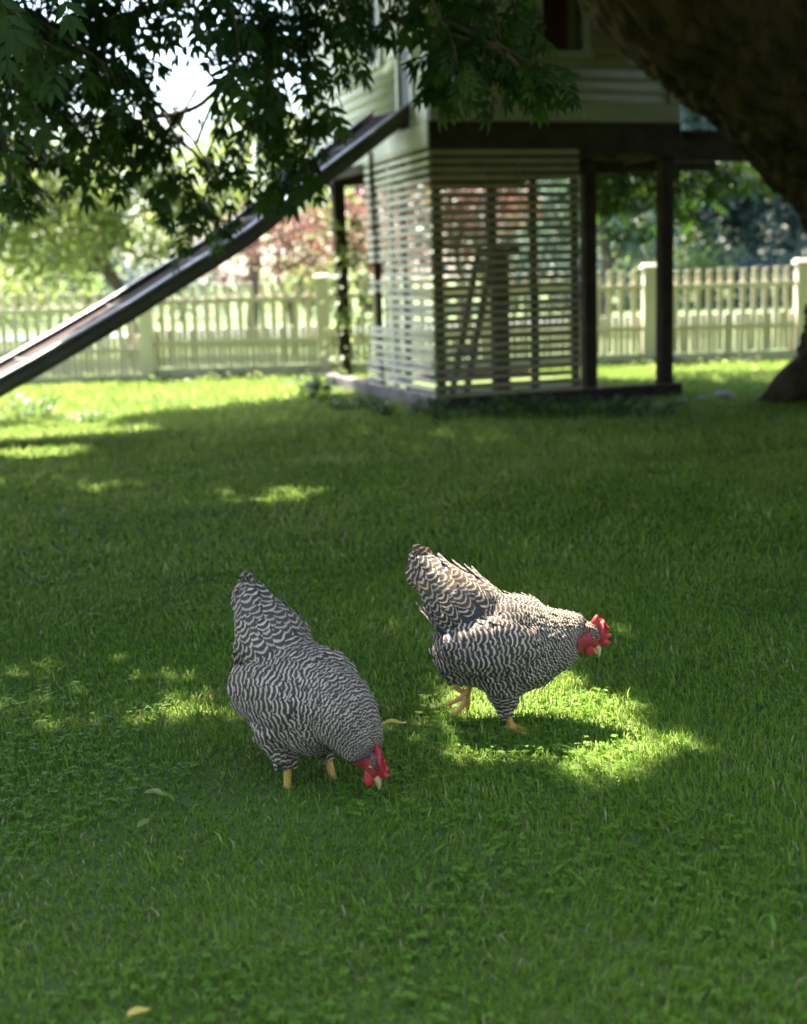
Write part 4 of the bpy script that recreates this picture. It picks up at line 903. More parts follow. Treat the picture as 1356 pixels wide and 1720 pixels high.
def flesh(name, c1, c2, rough=0.5, sss=0.15, scale=160, bump=0.5):
    m, nt, out = new_mat(name)
    tc = N(nt, 'ShaderNodeTexCoord'); nz = N(nt, 'ShaderNodeTexNoise', i_Scale=float(scale), i_Detail=4.0)
    nt.links.new(tc.outputs['Object'], nz.inputs['Vector'])
    c = ramp(nt, nz.outputs[0], [(0.3, c1), (0.7, c2)])
    p = N(nt, 'ShaderNodeBsdfPrincipled'); p.inputs['Roughness'].default_value = rough
    p.inputs['Subsurface Weight'].default_value = sss; p.inputs['Subsurface Radius'].default_value = (0.012, 0.003, 0.002); p.inputs['Subsurface Scale'].default_value = 0.5
    b = N(nt, 'ShaderNodeBump'); b.inputs['Strength'].default_value = bump; b.inputs['Distance'].default_value = 0.002
    nt.links.new(nz.outputs[0], b.inputs['Height']); nt.links.new(b.outputs[0], p.inputs['Normal'])
    nt.links.new(c, p.inputs['Base Color']); nt.links.new(p.outputs[0], out.inputs[0]); return m
mat_comb = flesh('red_comb_skin', (0.30, 0.006, 0.010), (0.50, 0.022, 0.026), 0.5, 0.2, 420, 1.0)
mat_face = flesh('red_face_skin', (0.20, 0.010, 0.012), (0.38, 0.035, 0.03), 0.6, 0.1, 320, 0.9)
mat_leg = flesh('yellow_leg_scales', (0.40, 0.20, 0.025), (0.58, 0.33, 0.06), 0.5, 0.1, 320, 1.0)
mat_foot = flesh('pinkish_foot_skin', (0.50, 0.25, 0.06), (0.62, 0.34, 0.10), 0.5, 0.2, 200, 0.8)
mat_beak = flesh('horn_beak', (0.40, 0.24, 0.07), (0.55, 0.36, 0.13), 0.4, 0.0, 90, 0.1)
mat_beakdark = flesh('beak_dark_ridge', (0.10, 0.075, 0.06), (0.22, 0.17, 0.13), 0.4, 0.0, 90, 0.1)
mat_iris = flesh('amber_eye', (0.40, 0.13, 0.02), (0.52, 0.18, 0.03), 0.15, 0.0, 40, 0.0)
mat_pupil = flesh('black_pupil', (0.004, 0.004, 0.004), (0.006, 0.006, 0.006), 0.08, 0.0, 40, 0.0)
mat_under = flesh('dark_down', (0.022, 0.018, 0.015), (0.05, 0.043, 0.037), 0.9, 0.0, 300, 0.5)

def loft2(stations, seg=24, p=2.15, y0=0.0):
    """closed loft in the sagittal plane; stations (x, z, half height, half width)"""
    S = np.array(stations, float); C = S[:, :2]; T = norm(np.gradient(C, axis=0)); V = []
    for i in range(len(S)):
        nx, nz = -T[i][1], T[i][0]
        for j in range(seg):
            a = 2 * math.pi * j / seg; c, s = math.cos(a), math.sin(a)
            cy = math.copysign(abs(c) ** (2 / p), c); cz = math.copysign(abs(s) ** (2 / p), s)
            V.append((C[i][0] + nx * cz * S[i][2], y0 + cy * S[i][3], C[i][1] + nz * cz * S[i][2]))
    n = len(S); F = [(i * seg + j, i * seg + (j + 1) % seg, (i + 1) * seg + (j + 1) % seg, (i + 1) * seg + j) for i in range(n - 1) for j in range(seg)]
    V += [(C[0][0], y0, C[0][1]), (C[-1][0], y0, C[-1][1])]; a0, a1 = n * seg, n * seg + 1
    F3 = [(a0, (j + 1) % seg, j) for j in range(seg)] + [(a1, (n - 1) * seg + j, (n - 1) * seg + (j + 1) % seg) for j in range(seg)]
    V = np.array(V); return V, [np.array(F), np.array(F3)], np.zeros(len(V))
def ellipsoid(c, r, rot=None, seg=16, rings=10):
    V, F = [], []
    for i in range(rings + 1):
        ph = math.pi * i / rings
        for j in range(seg):
            a = 2 * math.pi * j / seg; V.append((math.sin(ph) * math.cos(a), math.sin(ph) * math.sin(a), math.cos(ph)))
    V = np.array(V) * np.array(r)
    if rot is not None: V = V @ np.array(rot).T
    V = V + np.array(c)
    F = [(i * seg + j, (i + 1) * seg + j, (i + 1) * seg + (j + 1) % seg, i * seg + (j + 1) % seg) for i in range(rings) for j in range(seg)]
    return V, [np.array(F)], np.zeros(len(V))
def resample(S, k=5): return catmull(S, k)
def remesh(parts, voxel=0.0045, smooth=6):
    v, fs, _ = merge(parts); me = np_mesh('tmp', v, fs)
    o = bpy.data.objects.new('tmp', me); col.objects.link(o)
    m1 = o.modifiers.new('r', 'REMESH'); m1.mode = 'VOXEL'; m1.voxel_size = voxel
    m2 = o.modifiers.new('s', 'SMOOTH'); m2.factor = 0.5; m2.iterations = smooth
    dg = bpy.context.evaluated_depsgraph_get(); dg.update()
    out = bpy.data.meshes.new_from_object(o.evaluated_get(dg))
    bpy.data.objects.remove(o); bpy.data.meshes.remove(me)
    return out
FV = np.array([0.0, 0.35, 0.65, 0.85, 0.95, 1.0]); FW = np.array([0.45, 0.90, 1.0, 0.86, 0.58, 0.12])
def feather_template():
    v, uv = [], []
    for i, s in enumerate(FV):
        for u in (-1, -.5, 0, .5, 1): v.append((s, u * FW[i], 0)); uv.append((u * FW[i], s))
    F = [(i * 5 + j, (i + 1) * 5 + j, (i + 1) * 5 + j + 1, i * 5 + j + 1) for i in range(len(FV) - 1) for j in range(4)]
    return np.array(v, float), np.array(F), np.array(uv)
FTV, FTF, FUV = feather_template()
def feathers(pos, rot, L, W, lift, curve, phase, period, tint, arch=0.3, bvh=None, free=None, base_h=None):
    """barred feathers; returns verts, faces, bar attribute, tint"""
    n, k = len(pos), len(FTV); u, s = FUV[:, 0], FUV[:, 1]
    x = s[None] * L[:, None]; y = u[None] * W[:, None]
    z = lift[:, None] * (0.25 + s[None]) - curve[:, None] * x ** 2 - 0.30 * np.abs(u[None]) ** 2 * W[:, None]
    loc = np.stack([x, y, z], -1); V = np.einsum('nij,nkj->nki', rot, loc) + pos[:, None]
    if bvh is not None:                      # lie on the body: drop each vertex onto the surface, tips a little proud
        for i in range(n):
            h_ = base_h[i] + lift[i] * s - 0.0016 * np.abs(u)
            for j in range(k):
                hit, nn, _i, _d = bvh.find_nearest(Vector(V[i, j]))
                if hit is None: continue
                q = np.array(hit) + np.array(nn) * h_[j]
                f_ = 1.0 - free[i] * s[j] ** 2
                V[i, j] = V[i, j] * (1 - f_) + q * f_
    bar = phase[:, None] + (x / period[:, None]) - arch * (u[None] ** 2)
    tt = np.clip(np.repeat(tint[:, None], k, 1) + 0.0 * s[None], 0, 1)
    F = (FTF[None] + (np.arange(n) * k)[:, None, None]).reshape(-1, 4)
    return V.reshape(-1, 3), F, bar.ravel(), tt.ravel()

def rot_y(a):                                # pitch nose-up for positive a (x forward, z up)
    c, s = math.cos(a), math.sin(a); return np.array([[c, 0, -s], [0, 1, 0], [s, 0, c]])

def make_hen(label, loc, heading, torso, neck, tail, head_c, head_pitch, head_yaw, thighs, legs, comb_bend=0.0, wing_tilt=0.0, foot_mats=(None, None), seed=3):
    """torso / neck / tail: sagittal stations (x, z, half height, half width) rear to front / base to tip"""
    rg = np.random.default_rng(seed)
    hen = tag(empty('hen', loc, heading), label, 'hen', 'barred hens on the lawn')
    body_st = np.vstack([torso, neck]); B = resample(body_st, 5); TL = resample(tail, 6)
    cy_, sy_ = math.cos(head_yaw), math.sin(head_yaw)
    Ry = np.array([[cy_, -sy_, 0], [sy_, cy_, 0], [0, 0, 1]])
    HR = Ry @ rot_y(head_pitch); hc = np.array(head_c, float)
    def H(a, y, u): return hc + HR @ np.array([a, y, u])
    head_st = [(-.028, .0, .010, .009), (-.020, .0, .019, .0165), (-.006, .001, .0225, .0178), (.008, .0, .020, .0158), (.018, -.002, .0145, .0118), (.026, -.004, .0095, .008), (.030, -.005, .004, .004)]
    hv, hf, ht = loft2(resample(head_st, 3), 18); hv = hv @ HR.T + hc
    parts = [loft2(B, 28), (hv, hf, ht), loft2(TL, 20, 2.0)]
    # bridge from neck to head
    nb_ = np.array([B[-1][0], 0, B[-1][1]]); 
    parts.append(tube(np.array([nb_ - (B[-1][0] - B[-4][0], 0, B[-1][1] - B[-4][1]), nb_, (nb_ + hc) / 2, H(-.014, 0, 0)]), [B[-4][2] * .9, B[-1][2] * .98, (B[-1][2] + .019) / 2, .018], 16))
    for (pth, r_) in thighs: parts.append(tube(catmull(pth, 5), np.interp(np.linspace(0, 1, 5 * (len(pth) - 1) + 1), np.linspace(0, 1, len(r_)), r_), 14))
    wing_c = {}
    ti_ = np.argmin(np.abs(B[:, 0] - (-0.025)))
    tang = norm(B[ti_ + 2, :2] - B[ti_ - 2, :2]); wa = math.atan2(tang[1], tang[0]) + wing_tilt
    for s in (-1, 1):
        c = np.array([B[ti_][0] - 0.004, s * (B[ti_][3] - 0.010), B[ti_][1] + 0.014]); wing_c[s] = c
        parts.append(ellipsoid(c, (0.104, 0.026, 0.056), rot_y(wa)))
    me = remesh(parts)
    nv = len(me.vertices); co = np.empty(nv * 3); me.vertices.foreach_get('co', co); co = co.reshape(-1, 3)
    nr = np.empty(nv * 3); me.vertices.foreach_get('normal', nr); nr = nr.reshape(-1, 3)
    # red bare face
    hl = (co - hc) @ HR
    face_v = (hl[:, 0] > -0.017) & (hl[:, 2] < 0.013) & (np.linalg.norm(hl, axis=1) < 0.05)
    me.materials.append(mat_under); me.materials.append(mat_face)
    for p_ in me.polygons:
        p_.use_smooth = True
        if all(face_v[i] for i in p_.vertices): p_.material_index = 1
    body = link('body', me, None, hen)
    # ---------- feathers over the surface
    me.calc_loop_triangles()
    tri = np.empty(len(me.loop_triangles) * 3, np.int32); me.loop_triangles.foreach_get('vertices', tri); tri = tri.reshape(-1, 3)
    A = co[tri[:, 0]]; Bv = co[tri[:, 1]]; Cv = co[tri[:, 2]]
    ar = np.linalg.norm(np.cross(Bv - A, Cv - A), axis=1); pr = ar / ar.sum()
    ns = 60000; ix = rg.choice(len(tri), ns, p=pr); r1 = np.sqrt(rg.random(ns)); r2 = rg.random(ns)
    w0, w1, w2 = 1 - r1, r1 * (1 - r2), r1 * r2
    pos = A[ix] * w0[:, None] + Bv[ix] * w1[:, None] + Cv[ix] * w2[:, None]
    nor = norm(nr[tri[ix, 0]] * w0[:, None] + nr[tri[ix, 1]] * w1[:, None] + nr[tri[ix, 2]] * w2[:, None])
    # nearest station on torso+neck path (from head to tail), tail axis, thigh axes
    path = np.vstack([B[:, :2], [[hc[0], hc[2]]]])[::-1]            # head first
    rad = np.concatenate([[0.022], B[::-1, 2]]); radw = np.concatenate([[0.018], B[::-1, 3]])
    seglen = np.concatenate([[0], np.cumsum(np.linalg.norm(np.diff(path, axis=0), axis=1))])
    def project(xz, P):
        d0 = np.full(len(xz), 1e9); s_ = np.zeros(len(xz)); k_ = np.zeros(len(xz), int); f_ = np.zeros(len(xz))
        for i in range(len(P) - 1):
            ab = P[i + 1] - P[i]; t_ = np.clip(((xz - P[i]) @ ab) / max(ab @ ab, 1e-12), 0, 1)
            q = P[i] + t_[:, None] * ab; dd = np.linalg.norm(xz - q, axis=1); b_ = dd < d0
            d0[b_] = dd[b_]; k_[b_] = i; f_[b_] = t_[b_]
        return d0, k_, f_
    xz = pos[:, [0, 2]]
    d_b, kb, fb = project(xz, path)
    sb = seglen[kb] + fb * (seglen[np.minimum(kb + 1, len(path) - 1)] - seglen[kb])
    Tb2 = norm(np.gradient(path, axis=0))[kb]; Tb = np.stack([Tb2[:, 0], np.zeros(ns), Tb2[:, 1]], -1)
    rb = rad[kb]; nb2 = np.sqrt((d_b / np.maximum(rb, .005)) ** 2 + (pos[:, 1] / np.maximum(radw[kb], .005)) ** 2)
    d_t, kt, ft = project(xz, TL[:, :2]); ln_t = np.concatenate([[0], np.cumsum(np.linalg.norm(np.diff(TL[:, :2], axis=0), axis=1))])
    st_ = ln_t[kt] + ft * (ln_t[np.minimum(kt + 1, len(TL) - 1)] - ln_t[kt])
    Tt2 = norm(np.gradient(TL[:, :2], axis=0))[kt]; Tt = np.stack([Tt2[:, 0], np.zeros(ns), Tt2[:, 1]], -1)
    nt2 = np.sqrt((d_t / np.maximum(TL[kt, 2], .005)) ** 2 + (pos[:, 1] / np.maximum(TL[kt, 3], .005)) ** 2)
    below_axis = (path[kb, 1] + fb * 0) - pos[:, 2]
    region = np.zeros(ns, int)                                      # 0 body, 1 tail, 2 thigh, 3 wing
    region[(nt2 < nb2 * 0.98) & (st_ > 0.02)] = 1
    flow = norm(Tb + np.array([0, 0, -0.28]) + 0.0)
    s_val = sb + 0.28 * np.maximum(below_axis, -0.06)
    flow[region == 1] = Tt[region == 1]; s_val[region == 1] = st_[region == 1] + 0.35
    for (pth, r_) in thighs:
        pth = np.array(pth); a_, b_ = pth[0], pth[-1]; ab = b_ - a_; t_ = ((pos - a_) @ ab) / (ab @ ab)
        dd = np.linalg.norm(pos - (a_ + np.clip(t_, 0, 1)[:, None] * ab), axis=1)
        sel = (t_ > 0.42) & (dd < np.interp(t_, [0, 1], [r_[0], r_[-1]]) + 0.012) & (nb2 > 0.93)
        region[sel] = 2; flow[sel] = norm(ab); s_val[sel] = t_[sel] * np.linalg.norm(ab) + 0.6
    wrot = rot_y(wa)
    for s in (-1, 1):
        ql = (pos - wing_c[s]) @ wrot; q = (ql[:, 0] / 0.106) ** 2 + (ql[:, 2] / 0.058) ** 2
        sel = (q < 1.0) & (pos[:, 1] * s > 0.02) & (region == 0)
        region[sel] = 3; flow[sel] = norm(wrot @ np.array([-1, 0, -0.10])); s_val[sel] = -ql[sel, 0] + 0.9 - 0.25 * ql[sel, 2]
    # jitter of flow, project on the tangent plane
    flow = flow + rg.normal(0, 0.07, flow.shape)
    flow = norm(flow - nor * np.sum(flow * nor, 1)[:, None])
    nk = np.clip((sb - 0.02) / 0.16, 0, 1)                          # 0 at the head, 1 on the body
    Lf = np.where(region == 0, 0.011 + 0.026 * nk, np.where(region == 1, 0.056, np.where(region == 2, 0.026, 0.044)))
    per = np.where(region == 0, 0.0054 + 0.0052 * nk, np.where(region == 1, 0.0146, np.where(region == 2, 0.0092, 0.0116)))
    fluff = (region == 0) & (sb > seglen[-1] - 0.10); Lf[fluff] = 0.040; per[fluff] = 0.0115
    hl = (pos - hc) @ HR; face = (hl[:, 0] > -0.018) & (hl[:, 2] < 0.014) & (np.linalg.norm(hl, axis=1) < 0.05)
    comb_zone = (np.abs(hl[:, 1]) < 0.004) & (hl[:, 2] > 0.014) & (hl[:, 0] > -.02) & (np.linalg.norm(hl, axis=1) < 0.04)
    spc = Lf * np.where(region == 1, 0.40, np.where(region == 0, 0.30, 0.33))
    # thinning on a hash grid
    order = rg.permutation(ns); grid = {}; keep = []
    cell = 0.010
    for i in order:
        if face[i] or comb_zone[i]: continue
        p_ = pos[i]; key = (int(p_[0] // cell), int(p_[1] // cell), int(p_[2] // cell)); r_ = spc[i]; ok = True
        for dx in (-1, 0, 1):
            for dy in (-1, 0, 1):
                for dz in (-1, 0, 1):
                    for j in grid.get((key[0] + dx, key[1] + dy, key[2] + dz), ()):
                        d_ = p_ - pos[j]
                        if d_[0] * d_[0] + d_[1] * d_[1] + d_[2] * d_[2] < r_ * r_: ok = False; break
                    if not ok: break
                if not ok: break
            if not ok: break
        if ok: grid.setdefault(key, []).append(i); keep.append(i)
    keep = np.array(keep)
    # phase is the integral of 1/period along the body so bands stay continuous
    gr = np.linspace(0, 0.6, 1201); pg = 0.0054 + 0.0052 * np.clip((gr - 0.02) / 0.16, 0, 1); phg = np.concatenate([[0], np.cumsum(np.diff(gr) / pg[:-1])])
    ph = np.where(region == 0, np.interp(np.clip(s_val, 0, .6), gr, phg), s_val / per)
    k_ = keep; n_ = len(k_)
    rot = frames(flow[k_], nor[k_])
    Lk = Lf[k_] * rg.uniform(0.85, 1.15, n_)
    Wk = Lk * np.where(region[k_] == 1, 0.27, 0.30) * rg.uniform(0.9, 1.1, n_)
    lift = np.where(region[k_] == 1, 0.006, 0.0042) * rg.uniform(0.5, 1.6, n_) * (0.45 + 0.55 * nk[k_])
    lift[fluff[k_]] *= 1.6; lift *= np.where(rg.random(n_) < 0.2, 2.2, 1.0); base_h = np.where(region[k_] == 3, 0.006, 0.0009)
    curve = np.where(region[k_] == 1, 1.5, 3.0) + rg.uniform(-.8, .8, n_)
    crownf = (np.linalg.norm((pos[k_] - hc), axis=1) < 0.04)
    tint = np.clip(rg.normal(0.25, 0.2, n_) + 0.35 * (pos[k_, 2] > 0.29), 0, 0.9); tint[crownf] = 1.0
    bvh = BVHTree.FromPolygons([tuple(c_) for c_ in co], [tuple(t_) for t_ in tri])
    free = np.where(region[k_] == 1, 0.5 * rg.random(n_), 0.2 * rg.random(n_)); free[fluff[k_]] = 0.5 * rg.random(int(fluff[k_].sum()))
    V, F, bar, tt = feathers(pos[k_] - nor[k_] * 0.0012, rot, Lk, Wk, lift, curve, ph[k_] + rg.normal(0, 1, n_) * np.where(region[k_] == 1, 0.2, 0.13), per[k_], tint, np.where(region[k_] == 1, 0.85, 0.45)[:, None], bvh, free, base_h)
    pm = np_mesh('plumage', V, [F], {'bar': bar, 'tint': tt}, True)
    tag(link('plumage', pm, mat_plume, hen), kind='stuff')
    # ---------- long tail feathers
    tb = np.array([TL[-1][0], 0, TL[-1][1]]); tdir = norm(np.array([TL[-1][0] - TL[-8][0], 0, TL[-1][1] - TL[-8][1]]))
    side = np.array([0, 1.0, 0]); upn = np.cross(tdir, side)
    for k in range(14):
        q = (k // 2) / 6.0; sgn = 1 if k % 2 else -1
        dirn = norm(tdir + side * sgn * (0.03 + 0.20 * q) + upn * (-0.05 + 0.42 * q) * 1.0)
        root = tb - tdir * (0.085 + 0.015 * q) + side * sgn * (0.004 + 0.008 * q) + upn * (0.0 + 0.012 * q)
        nn = norm(side * sgn * 1.0 - upn * 0.12 + rg.normal(0, .05, 3))
        rt = frames(dirn[None], nn[None])
        L_ = 0.108 - 0.020 * q + rg.uniform(-.004, .004)
        v_, f_, b_, t_ = feathers(root[None], rt, np.array([L_]), np.array([0.0165]), np.array([0.001]), np.array([1.2]), np.array([rg.uniform(0, 1)]), np.array([0.0115]), np.array([0.55]), arch=0.25)
        link('tail_feather', np_mesh('tail_feather', v_, [f_], {'bar': b_, 'tint': t_}, True), mat_plume, hen)
    # ---------- comb, wattles, earlobes, eyes, beak
    cp = [(.027, .000), (.030, .012), (.033, .024), (.0325, .034), (.028, .036), (.022, .028), (.019, .030), (.020, .046), (.016, .0475), (.010, .034), (.006, .034), (.003, .051), (-.001, .0515), (-.006, .036), (-.010, .036), (-.016, .050), (-.020, .0485), (-.020, .034), (-.024, .033), (-.034, .040), (-.037, .037), (-.033, .024), (-.026, .013), (-.012, .016), (.004, .0175), (.014, .013), (.020, .006)]
    bm = bmesh.new(); rings = []
    for s in (1, -1):
        r_ = []
        for (a, u) in cp:
            u = u if u < .014 else .014 + (u - .014) * 0.76
            tck = 0.0036 - 0.045 * max(u - 0.012, 0); tck = max(tck, 0.0011)
            y = s * tck + comb_bend * max(u - .014, 0) ** 2 * 14 + 0.0022 * math.sin(a * 160) * max(u - .012, 0) / .03
            r_.append(bm.verts.new(H(a, y, u - 0.10 * abs(comb_bend) * max(u - .02, 0))))
        rings.append(r_)
    f1 = bm.faces.new(rings[0]); f2 = bm.faces.new(list(reversed(rings[1])))
    n2 = len(cp)
    for i in range(n2): bm.faces.new((rings[0][i], rings[1][i], rings[1][(i + 1) % n2], rings[0][(i + 1) % n2]))
    bmesh.ops.triangulate(bm, faces=[f1, f2]); bmesh.ops.recalc_face_normals(bm, faces=bm.faces)
    bmesh.ops.subdivide_edges(bm, edges=bm.edges[:], cuts=1, use_grid_fill=True, smooth=0.35)
    for f_ in bm.faces: f_.smooth = True
    mc = bpy.data.meshes.new('comb'); bm.to_mesh(mc); bm.free(); link('comb', mc, mat_comb, hen)
    for s in (-1, 1):
        c = H(.012, s * .0085, -.012)
        wv, wf, _ = ellipsoid((0, 0, 0), (.0125, .0036, .0165), None, 14, 10)
        wv = wv * np.where(wv[:, 2:3] > 0, (0.75, 1, 1), (1.0, 1, 1))
        hx = HR[:, 0].copy(); hx[2] = 0; hx = norm(hx); fr = np.stack([hx, np.cross((0, 0, 1), hx), np.array([0, 0, 1.0])], -1)
        link('wattle', np_mesh('wattle', wv @ fr.T + c + np.array([0, 0, -.011]), wf, None, True), mat_comb, hen)
        ev, ef, _ = ellipsoid((0, 0, 0), (.0065, .003, .0115), None, 12, 8)
        link('earlobe', np_mesh('earlobe', ev @ HR.T + H(-.017, s * .0155, -.006), ef, None, True), mat_comb, hen)
        e1, ef, _ = ellipsoid((0, 0, 0), (.0044, .0026, .0044), None, 12, 8)
        eye = link('eye', np_mesh('eye', e1 @ HR.T + H(.004, s * .0155, .0035), ef, None, True), mat_iris, hen)
        e2, ef, _ = ellipsoid((0, 0, 0), (.0024, .0012, .0024), None, 10, 8)
        link('pupil', np_mesh('pupil', e2 @ HR.T + H(.0042, s * .0175, .0035), ef, None, True), mat_pupil, eye)
    up_st = resample([(.020, .000, .0085, .0075), (.030, .0005, .0070, .0060), (.040, -.002, .0048, .0040), (.047, -.006, .0025, .0020), (.0495, -.0095, .0007, .0006)], 3)
    v_, f_, _ = loft2(up_st, 12); bk = link('beak', np_mesh('beak', v_ @ HR.T + hc, f_, None, True), mat_beak, hen)
    v_, f_, _ = loft2(resample([(.020, -.0085, .0045, .0055), (.032, -.0085, .0032, .004), (.044, -.009, .0010, .0012)], 3), 10); link('lower_mandible', np_mesh('lower_mandible', v_ @ HR.T + hc, f_, None, True), mat_beak, bk)
    v_, f_, _ = loft2(resample([(.024, .0068, .0018, .003), (.034, .0058, .0016, .0026), (.043, .0010, .0012, .0016)], 3), 8); link('beak_ridge', np_mesh('beak_ridge', v_ @ HR.T + hc, f_, None, True), mat_beakdark, bk)
    # ---------- legs: shank tube with scale rings, toes with claws
    for li, (hock, ankle, toes) in enumerate(legs):
        mt_ = foot_mats[li] or mat_leg
        hock, ankle = np.array(hock), np.array(ankle)
        n = 17; tt_ = np.linspace(0, 1, n); pth = hock[None] * (1 - tt_[:, None]) + ankle[None] * tt_[:, None]
        rr = np.interp(tt_, [0, .2, .8, 1], [.0098, .0078, .0074, .0098]) * (1 + 0.05 * (np.arange(n) % 2))
        pr_ = [tube(pth, rr, 12)]
        for q in toes:
            q = [np.array(z) for z in q]; cpth = catmull([ankle] + q, 4); m_ = len(cpth)
            pr_.append(tube(cpth, np.interp(np.linspace(0, 1, m_), [0, .35, .8, .87, 1], [.0082, .0062, .0050, .0032, .0008]) * (1 + .07 * (np.arange(m_) % 2)), 9))
        obj_from('leg', pr_, mt_, hen, True)
    print('hen feathers', n_)
    return hen

# ---- right hen: side view, walking to the right, one foot lifted behind
bR = gnd(853, 1223)
torsoR = [(-.150, .190, .010, .02), (-.138, .191, .046, .046), (-.116, .191, .068, .066), (-.079, .194, .089, .084), (-.039, .196, .102, .095), (0, .196, .107, .099), (.039, .197, .105, .097), (.072, .199, .095, .087), (.103, .203, .074, .067)]
neckR = [(.130, .211, .061, .054), (.153, .217, .047, .042), (.172, .219, .037, .033)]
tailR = [(-.030, .212, .070, .056), (-.066, .252, .081, .074), (-.106, .294, .073, .079), (-.143, .336, .050, .056), (-.170, .374, .027, .030), (-.186, .401, .009, .011)]
thR = [([(-.005, -.036, .150), (-.006, -.038, .105), (-.004, -.038, .075), (-.002, -.037, .046)], [.058, .044, .026, .0125]),
       ([(-.050, .036, .150), (-.068, .038, .118), (-.078, .038, .100)], [.050, .030, .0125])]
legR = [((-.003, -.037, .055), (.012, -.036, .014), [[(.03, -.038, .010), (.055, -.040, .006), (.066, -.040, .004)], [(.026, -.022, .010), (.045, -.008, .006), (.055, -.002, .003)], [(.026, -.052, .010), (.044, -.066, .006), (.053, -.073, .003)], [(.0, -.03, .010), (-.014, -.028, .006), (-.02, -.027, .004)]]),
        ((-.077, .038, .108), (-.090, .038, .066), [[(-.105, .036, .058), (-.128, .034, .048), (-.138, .034, .040)], [(-.098, .028, .045), (-.112, .022, .032), (-.117, .02, .025)], [(-.088, .050, .045), (-.090, .056, .028), (-.092, .058, .02)], [(-.103, .038, .076), (-.118, .037, .083), (-.124, .037, .078)]])]
make_hen('barred black and white hen walking right with one foot lifted, sunlit back', (float(bR[0]), float(bR[1]) + 0.02, -0.006), R(-4), torsoR, neckR, tailR, (.190, -.004, .213), R(-63), R(-10), thR, legR, 0.2, 0.0, (mat_leg, mat_foot), 3)

# ---- left hen: turned towards the viewer, head down pecking
bL = gnd(517, 1316)
def tilt(S, a, c=(0.0, 0.185)):
    S = np.array(S, float); ca, sa = math.cos(a), math.sin(a); x, z = S[:, 0] - c[0], S[:, 1] - c[1]
    S[:, 0] = c[0] + ca * x + sa * z; S[:, 1] = c[1] - sa * x + ca * z; return S
tl = R(3)
torsoL = tilt(torsoR, tl); torsoL[:, 3] *= 0.90; torsoL[:, 2] *= 0.98; tailL = tilt(tailR, tl); tailL[:, 1] = .205 + (tailL[:, 1] - .205) * .97; tailL[:, 3] *= 0.93
neckL = [(.134, .178, .065, .058), (.161, .152, .050, .045), (.180, .128, .038, .034)]
thL = [([(-.02, -.044, .150), (-.02, -.046, .110), (-.012, -.046, .085), (-.006, -.045, .062)], [.056, .042, .026, .0125]),
       ([(-.02, .044, .150), (-.015, .046, .110), (.0, .046, .085), (.010, .045, .062)], [.056, .042, .026, .0125])]
def toes(x, y): return [[(x + .02, y, .009), (x + .042, y, .006), (x + .052, y, .003)], [(x + .016, y + .016, .009), (x + .032, y + .030, .006), (x + .04, y + .036, .003)], [(x + .016, y - .016, .009), (x + .032, y - .030, .006), (x + .04, y - .036, .003)], [(x - .012, y, .009), (x - .026, y, .006), (x - .032, y, .003)]]
legL = [((-.006, -.045, .070), (-.010, -.045, .013), toes(-.010, -.045)), ((.010, .045, .070), (.024, .047, .013), toes(.024, .047))]
make_hen('barred black and white hen in shade pecking at the grass, head lowered', (float(bL[0]), float(bL[1]) + 0.010, -0.018), R(-47), torsoL, neckL, tailL, (.196, .004, .106), R(-66), R(14), thL, legL, -1.0, 0.0, (None, None), 8)

# ================================================================== GRASS
def smooth_noise(x, y, f, seed):
    r_ = np.random.default_rng(seed); out = np.zeros_like(x)
    for k in range(7):
        a = r_.uniform(0, 6.28); p = r_.uniform(0, 6.28); ff = f * r_.uniform(0.6, 1.7); out += np.sin((x * math.cos(a) + y * math.sin(a)) * ff + p)
    return out / 7
def region_pts(y0, y1, dens):
    """points on the ground, a little wider than the view"""
    wmax = 0.39 * y1 + 0.55; n = int(dens * (y1 - y0) * 2 * wmax)
    x = rng.uniform(-wmax, wmax, n); y = rng.uniform(y0, y1, n)
    k = np.abs(x) < 0.39 * y + 0.55
    return x[k], y[k]
hx0, hy0 = P0[0], P0[1]
def outside_base(x, y):
    lx = (x - hx0) * _hu[0] + (y - hy0) * _hu[1]; ly = (x - hx0) * _hw[0] + (y - hy0) * _hw[1]
    return ~((lx > -0.05) & (lx < HW_ + 0.04) & (ly > -0.04) & (ly < 2.95))
